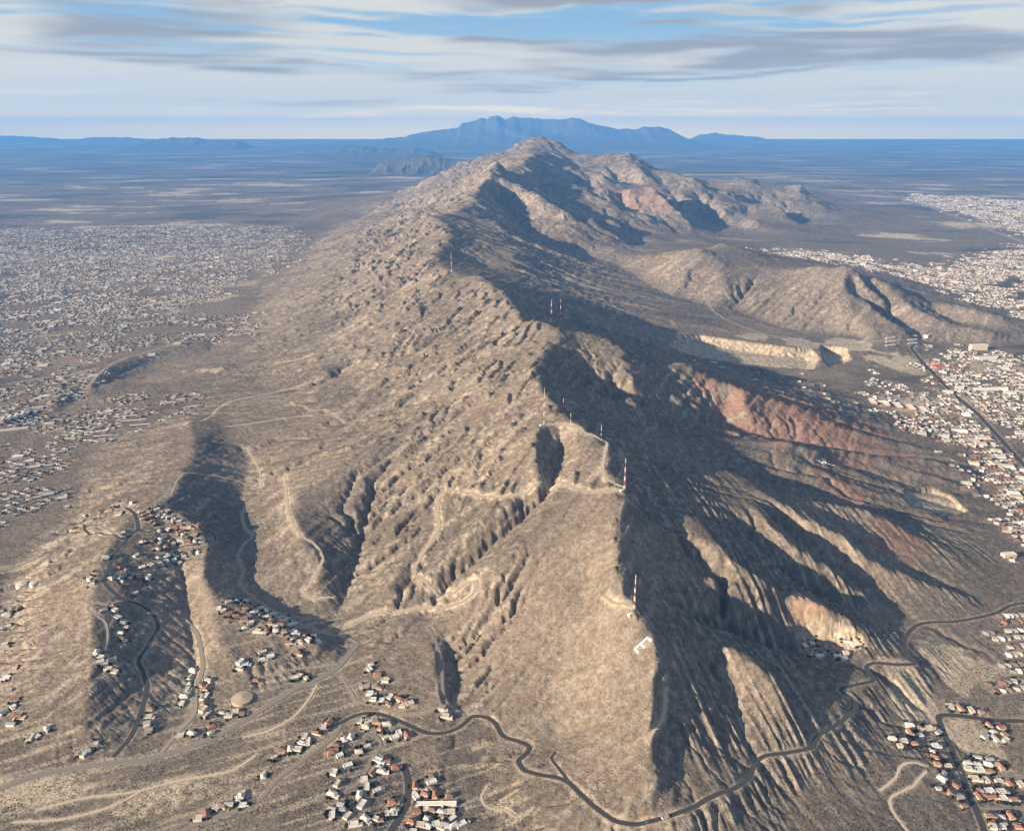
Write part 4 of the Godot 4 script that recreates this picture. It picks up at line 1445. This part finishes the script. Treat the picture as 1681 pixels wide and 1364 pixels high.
# ------------------------------------------------------------------ masts on the crest
func mast(px: float, py: float, high: float, wide: float, bands: int, label: String, hut := true) -> void:
	var w := hit(px, py)
	var t := thing("radio_mast", label, "radio mast", spot(w.x, w.y, -0.5), 0.4, "radio masts along the crest")
	var white := flat_mat(Color(0.75, 0.73, 0.7))
	var red := flat_mat(Color(0.36, 0.09, 0.07))
	var body := high * 0.86
	for b in bands:
		var st := new_st()
		var y0 := body * b / bands
		var y1 := body * (b + 1) / bands
		var r0 := lerpf(wide, wide * 0.22, pow(float(b) / bands, 0.7))
		var r1 := lerpf(wide, wide * 0.22, pow(float(b + 1) / bands, 0.7))
		var cells := maxi(2, int((y1 - y0) / (r0 * 1.4)))
		for c in cells:
			var f0 := float(c) / cells
			var f1 := float(c + 1) / cells
			for k in 3:
				var a := k * TAU / 3.0
				var a2 := (k + 1) * TAU / 3.0
				var rr0 := lerpf(r0, r1, f0) * 0.58
				var rr1 := lerpf(r0, r1, f1) * 0.58
				var p0 := Vector3(cos(a) * rr0, lerpf(y0, y1, f0), sin(a) * rr0)
				var p1 := Vector3(cos(a) * rr1, lerpf(y0, y1, f1), sin(a) * rr1)
				var q0 := Vector3(cos(a2) * rr0, lerpf(y0, y1, f0), sin(a2) * rr0)
				var q1 := Vector3(cos(a2) * rr1, lerpf(y0, y1, f1), sin(a2) * rr1)
				beam(st, p0, p1, 0.42)
				beam(st, p0, q1, 0.24)
				beam(st, q0, p1, 0.24)
				beam(st, p0, q0, 0.24)
		var seg := part("mast_section", done(st), white if b % 2 == 0 else red, t)
		seg.set_meta("label", ("white" if b % 2 == 0 else "red") + " painted lattice section")
	var st2 := new_st()
	beam(st2, Vector3(0, body, 0), Vector3(0, high, 0), 0.9)
	part("antenna", done(st2), white, t)
	if hut:
		var dish := new_st()
		for k in 10:
			var a := k * TAU / 10.0
			var b := (k + 1) * TAU / 10.0
			var c := Vector3(0, body * 0.28, wide * 0.5)
			for v in [c, c + Vector3(cos(b) * 1.6, sin(b) * 1.6, 0.7), c + Vector3(cos(a) * 1.6, sin(a) * 1.6, 0.7)]:
				dish.add_vertex(v)
		part("dish", done(dish), white, t)
		var h := thing("equipment_hut", label.replace("radio mast", "equipment hut").replace("lattice ", "").replace("tall ", "").replace("red and white", "small white"), "hut", spot(w.x - 9.0, w.y - 10.0, 0.2), 0.5, "equipment huts along the crest")
		var s1 := new_st()
		box_on(s1, Vector3(-6, -4, -4), Vector3(6, 3.4, 4))
		part("walls", done(s1), flat_mat(Color(0.62, 0.59, 0.53)), h)
		s1 = new_st()
		box_on(s1, Vector3(-6.4, 3.4, -4.4), Vector3(6.4, 3.9, 4.4))
		part("roof", done(s1), flat_mat(Color(0.6, 0.58, 0.55)), h)

# a sheet of whitewashed stones that follows the slope between photo points
func letter(called: String, label: String, strokes: Array, half: float) -> void:
	var first := hit(strokes[0][0], strokes[0][1])
	var base := spot(first.x, first.y)
	var t := thing("hillside_letter", label, "letter", base)
	for sk in strokes:
		var a := hit(sk[0], sk[1])
		var b := hit(sk[2], sk[3])
		var n := maxi(3, int((b - a).length() / 3.0))
		var side := (b - a).orthogonal().normalized() * half
		var st := new_st()
		var last := []
		for k in n + 1:
			var p := a.lerp(b, float(k) / n)
			var row := []
			for q in 4:
				var v := p + side * (q / 1.5 - 1.0)
				row.append(spot(v.x, v.y, 0.8) - base)
			if k > 0:
				for q in 3:
					quad(st, last[q], row[q], row[q + 1], last[q + 1])
					quad(st, last[q + 1], row[q + 1], row[q], last[q])
			last = row
		part("stroke", done(st), flat_mat(Color(0.78, 0.77, 0.74)), t)

func tank(px: float, py: float, r: float, h: float, c: Color, label: String) -> void:
	var w := hit(px, py)
	var t := thing("water_tank", label, "water tank", spot(w.x, w.y, -0.5), 0.0, "water tanks on the foothills")
	var st := new_st()
	var top := new_st()
	for k in 40:
		var a := k * TAU / 40.0
		var b := (k + 1) * TAU / 40.0
		var p := Vector3(cos(a) * r, 0, sin(a) * r)
		var q := Vector3(cos(b) * r, 0, sin(b) * r)
		quad(st, p + Vector3(0, -4, 0), q + Vector3(0, -4, 0), q + Vector3(0, h, 0), p + Vector3(0, h, 0))
		for v in [p * 1.02 + Vector3(0, h, 0), q * 1.02 + Vector3(0, h, 0), Vector3(0, h + r * 0.16, 0)]:
			top.add_vertex(v)
	part("shell", done(st), flat_mat(c), t)
	part("roof", done(top), flat_mat(c * 0.9), t)

# larger buildings: photo spot of the middle of the base, size in metres, turn, colours, floors
func block(called: String, label: String, category: String, px: float, py: float, sz: Vector3, turn: float, wall: Color, roof: Color, floors := 0, group := "") -> void:
	var w := hit(px, py)
	var t := thing(called, label, category, spot(w.x, w.y), turn, group)
	var st := new_st()
	box_on(st, Vector3(-sz.x / 2, -5, -sz.z / 2), Vector3(sz.x / 2, sz.y, sz.z / 2))
	part("walls", done(st), flat_mat(wall), t)
	st = new_st()
	box_on(st, Vector3(-sz.x / 2 + 0.6, sz.y, -sz.z / 2 + 0.6), Vector3(sz.x / 2 - 0.6, sz.y + 0.1, sz.z / 2 - 0.6))
	for q in [[-1, 0], [1, 0], [0, -1], [0, 1]]:
		var lo := Vector3(-sz.x / 2 if q[0] <= 0 else sz.x / 2 - 0.5, sz.y - 0.2, -sz.z / 2 if q[1] <= 0 else sz.z / 2 - 0.5)
		var hi := Vector3(sz.x / 2 if q[0] >= 0 else -sz.x / 2 + 0.5, sz.y + 0.9, sz.z / 2 if q[1] >= 0 else -sz.z / 2 + 0.5)
		box_on(st, lo - Vector3(0.05, 0, 0.05), hi + Vector3(0.05, 0, 0.05))
	part("roof", done(st), flat_mat(roof), t)
	for f in floors:
		st = new_st()
		var y := sz.y * (f + 0.45) / floors
		var n := int(sz.x / 5.0)
		for k in n:
			var x := -sz.x / 2 + (k + 0.5) * sz.x / n
			box_on(st, Vector3(x - 1.5, y - 0.8, sz.z / 2 - 0.1), Vector3(x + 1.5, y + 0.9, sz.z / 2 + 0.12))
		part("window_row", done(st), flat_mat(Color(0.06, 0.07, 0.08), 0.3), t)

func landmarks() -> void:
	mast(741, 447, 128.0, 8.0, 5, "tall red and white lattice radio mast on the crest where the far cliffs begin")
	mast(905, 528, 124.0, 9.0, 5, "tall red and white lattice radio mast, thicker one of the twin masts on the summit")
	mast(920, 526, 122.0, 6.0, 6, "tall red and white lattice radio mast, thinner one of the twin masts on the summit", false)
	mast(893, 697, 132.0, 3.4, 7, "tall slender red and white lattice radio mast at the end of the crest trail")
	mast(1025, 803, 98.0, 6.0, 6, "tall red and white lattice radio mast where the slope trail meets the crest")
	mast(1041, 999, 92.0, 5.2, 7, "tall red and white lattice radio mast on the crest above the white hillside letter")
	mast(925, 668, 34.0, 2.2, 3, "short thin lattice mast on the crest beyond the slender radio mast", false)
	mast(937, 694, 36.0, 2.2, 3, "short thin lattice mast at the bend of the crest trail", false)
	mast(987, 717, 42.0, 2.2, 3, "short thin lattice mast beside the eastern bend of the crest trail", false)
	letter("hillside_letter", "large whitewashed letter E laid on the sunlit slope below the mast", [[1041,1067, 1064,1046.5], [1041.5,1065.5, 1048,1072.5], [1051.5,1057, 1058,1063.5], [1062.5,1047.5, 1069,1053]], 2.1)
	letter("hillside_letter", "large whitewashed letter A laid on the shaded flank of the eastern spur", [[1340,754.5, 1370,770.5], [1340,754.5, 1372,764.5], [1354,761, 1358,760]], 1.9)
	tank(397, 1148, 25.0, 5.0, Color(0.45, 0.36, 0.26), "broad low tan water tank beside the pale foot road")
	tank(35, 963, 16.0, 11.0, Color(0.62, 0.56, 0.46), "cream water tank, wider one of the pair on the western foothill")
	tank(55, 960, 12.0, 9.0, Color(0.60, 0.55, 0.46), "cream water tank, narrower one of the pair on the western foothill")
	tank(1521, 553, 16.0, 14.0, Color(0.7, 0.67, 0.6), "white water tank above the dark apartment rows at the pyramid hill")
	var white := Color(0.68, 0.66, 0.61)
	var pale := Color(0.6, 0.57, 0.52)
	block("hospital", "large pale multi-storey hospital block standing on the eastern flat", "hospital", 1606, 574, Vector3(110, 34, 30), 0.1, Color(0.62, 0.52, 0.38), pale, 6)
	block("hospital_annex", "long white low annex in front of the pale hospital block", "building", 1618, 590, Vector3(120, 14, 44), 0.1, white, pale, 3)
	for k in 4:
		block("apartment_slab", "white slab apartment block, one of four in a row on the western flat", "apartment block", 4 + k * 11, 693 - k * 3, Vector3(14, 22, 50), 0.35, white, pale, 6, "white apartment slabs in a row")
	block("long_white_building", "long low white building in front of the four slab apartment blocks", "building", 20, 706, Vector3(130, 7, 12), 0.35, white, pale, 1)
	block("white_villa", "large white stepped villa among trees below the western hill", "villa", 28, 752, Vector3(46, 10, 22), 0.4, white, white, 2)
	for k in 5:
		block("warehouse", "long white-roofed warehouse standing in a row below the red spur", "warehouse", 1433 + k * 21, 660 + k * 3.4, Vector3(24, 8, 74), -0.1, Color(0.36, 0.2, 0.15), white, 1, "white-roofed warehouses in a row")
	for k in 6:
		block("apartment_row", "dark-walled apartment row with pale roof at the foot of the pyramid hill", "apartments", 1462 + (k % 2) * 36, 568 - k * 3, Vector3(70, 8, 13), 0.3, Color(0.3, 0.24, 0.2), pale, 1, "apartment rows at the pyramid hill")
	for k in 6:
		block("storage_row", "long dark storage row with white roof stepped down the western hill", "storage building", 205 + (k % 3) * 14 - (k / 3) * 60, 684 + (k % 3) * 7 + (k / 3) * 18, Vector3(110, 4, 8), 0.28, Color(0.1, 0.1, 0.11), white, 1, "storage rows on the western hill")
	block("quarry_office", "white-roofed office with tan walls under the pale quarry cliff", "building", 1405, 1060, Vector3(26, 7, 18), 0.3, Color(0.5, 0.42, 0.32), white, 1)
	block("school", "long low white school building on the eastern flat", "school", 1622, 640, Vector3(150, 9, 30), 0.12, white, white, 1)
	block("red_market", "low red-roofed market building beside the eastern highway", "building", 1540, 603, Vector3(60, 9, 60), 0.2, Color(0.45, 0.2, 0.16), Color(0.42, 0.13, 0.1), 1)
	block("clinic", "tan clinic with blue and red panels at the eastern foot", "building", 1656, 914, Vector3(44, 12, 20), 0.15, Color(0.52, 0.42, 0.28), pale, 2)
	block("terrace_hall", "long white terrace hall among the terrace rows beside the wide grey street", "building", 716, 1322, Vector3(84, 6, 9), 0.02, white, white, 1)
	block("overlook_shelter", "small pale shelter at the overlook on the winding drive", "shelter", 1092, 1343, Vector3(14, 4, 7), 0.3, pale, Color(0.3, 0.28, 0.26), 1)
	# parked cars at the overlook
	var rng := RandomNumberGenerator.new()
	rng.seed = 9
	for k in 7:
		var w := hit(1062 + k * 9, 1350 - k * 2.6)
		var c: Color = [Color(0.6, 0.6, 0.6), Color(0.03, 0.03, 0.035), Color(0.35, 0.05, 0.04), Color(0.7, 0.7, 0.68)][k % 4]
		var word: String = ["silver", "black", "red", "white"][k % 4]
		var t := thing("parked_car", word + " car parked at the overlook on the winding drive", "car", spot(w.x, w.y, 0.5), rng.randf_range(0.1, 0.5), "cars parked at the overlook")
		var st := new_st()
		box_on(st, Vector3(-2.2, 0.3, -0.9), Vector3(2.2, 0.95, 0.9))
		part("body", done(st), flat_mat(c, 0.4), t)
		st = new_st()
		quad(st, Vector3(-1.4, 0.95, 0.8), Vector3(-0.8, 1.5, 0.7), Vector3(0.7, 1.5, 0.7), Vector3(1.3, 0.95, 0.8))
		quad(st, Vector3(1.3, 0.95, -0.8), Vector3(0.7, 1.5, -0.7), Vector3(-0.8, 1.5, -0.7), Vector3(-1.4, 0.95, -0.8))
		quad(st, Vector3(-0.8, 1.5, 0.7), Vector3(-0.8, 1.5, -0.7), Vector3(0.7, 1.5, -0.7), Vector3(0.7, 1.5, 0.7))
		quad(st, Vector3(1.3, 0.95, 0.8), Vector3(0.7, 1.5, 0.7), Vector3(0.7, 1.5, -0.7), Vector3(1.3, 0.95, -0.8))
		quad(st, Vector3(-1.4, 0.95, -0.8), Vector3(-0.8, 1.5, -0.7), Vector3(-0.8, 1.5, 0.7), Vector3(-1.4, 0.95, 0.8))
		part("cabin", done(st), flat_mat(Color(0.04, 0.05, 0.06), 0.2), t)
		for q in [[-1.4, 0.85], [1.4, 0.85], [-1.4, -0.85], [1.4, -0.85]]:
			var cy := CylinderMesh.new()
			cy.top_radius = 0.34; cy.bottom_radius = 0.34; cy.height = 0.22; cy.radial_segments = 10; cy.rings = 1
			var wl := part("wheel", cy, flat_mat(Color(0.02, 0.02, 0.02)), t)
			wl.position = Vector3(q[0], 0.34, q[1])
			wl.rotation.x = PI / 2

func _ready() -> void:
	t_start = Time.get_ticks_msec()
	var cam := Camera3D.new()
	cam.name = "camera"
	cam.position = Vector3(0, EYE, 0)
	cam.rotation_degrees = Vector3(-PITCH, 0, 0)
	cam.fov = rad_to_deg(2.0 * atan(PH * 0.5 / FOC))
	cam.near = 10.0
	cam.far = 400000.0
	add_child(cam)
	var env := Environment.new()
	var sm := PanoramaSkyMaterial.new()
	sm.panorama = sky_picture()
	var sky := Sky.new()
	sky.sky_material = sm
	env.background_mode = Environment.BG_SKY
	env.background_energy_multiplier = 0.36
	env.sky = sky
	env.fog_enabled = true
	env.fog_density = 0.0000235
	env.fog_light_color = Color(0.40, 0.68, 1.0)
	env.tonemap_mode = Environment.TONE_MAPPER_LINEAR
	env.tonemap_exposure = 2.75
	env.sdfgi_enabled = true; env.ssao_enabled = true; env.ssil_enabled = true
	var we := WorldEnvironment.new()
	we.environment = env
	add_child(we)
	var sun := DirectionalLight3D.new()
	sun.name = "sun"
	var t := tan(deg_to_rad(SUN_ELEV))
	sun.look_at_from_position(Vector3.ZERO, Vector3(SUN_TO.x, -t * SUN_TO.length(), -SUN_TO.y))
	sun.light_energy = 1.6
	sun.light_angular_distance = 0.5
	sun.light_color = Color(1.0, 0.91, 0.79)
	sun.shadow_enabled = true
	add_child(sun)
	solve()
	say("solved")
	roughen()
	say("roughened")
	fill(hc, NU, NV, 8)
	say("filled")
	erode(hc, NU, NV, 1.0, 9, 0.042, 0.05)
	var c := hc.duplicate()
	for j in range(1, NV - 1):
		for i in range(1, NU - 1):
			var o := j * NU + i
			hc[o] = c[o] * 0.6 + (c[o - 1] + c[o + 1] + c[o - NU] + c[o + NU]) * 0.1
	say("eroded")
	fine_heights()
	say("fine heights")
	dig()
	trace_ways()
	say("roads traced")
	gather_houses()
	terrain_mesh()
	far_plain()
	far_range([520,244, 545,238, 570,236, 600,237, 625,230, 640,226, 665,224, 690,217, 715,214, 740,211, 752,209, 760,201, 775,199, 790,194, 800,195, 808,190, 818,190, 830,196, 842,191, 852,193, 875,194, 900,196, 925,196, 940,193, 952,195, 965,201, 985,206, 1000,208, 1012,212, 1030,211, 1045,213, 1055,208, 1075,208, 1100,209, 1112,212, 1125,218, 1140,224, 1165,228], 58000.0, 12000.0, 3)
	far_range([215,232, 240,230, 255,229, 270,228, 285,226, 300,227, 315,225, 328,227, 340,230, 380,231, 420,233], 50000.0, 5000.0, 5)
	far_range([-60,222, 0,223, 40,224, 70,226, 100,229, 130,230], 66000.0, 7000.0, 6)
	far_range([130,229, 150,226, 180,225, 210,226, 240,228, 265,229], 69000.0, 5000.0, 8)
	far_range([540,243, 560,239, 590,240, 620,243, 650,245, 680,243, 700,246, 730,250], 40000.0, 5000.0, 7)
	far_range([600,272, 640,265, 665,259, 685,257, 705,255, 725,258, 750,261, 790,268], 26000.0, 3000.0, 9)
	far_range([1130,226, 1150,221, 1175,218, 1200,221, 1230,224, 1260,226], 70000.0, 5000.0, 4)
	way_meshes()
	town_streets()
	say("meshed")
	build_houses()
	say("houses built")
	landmarks()
	plants()
	say("done")
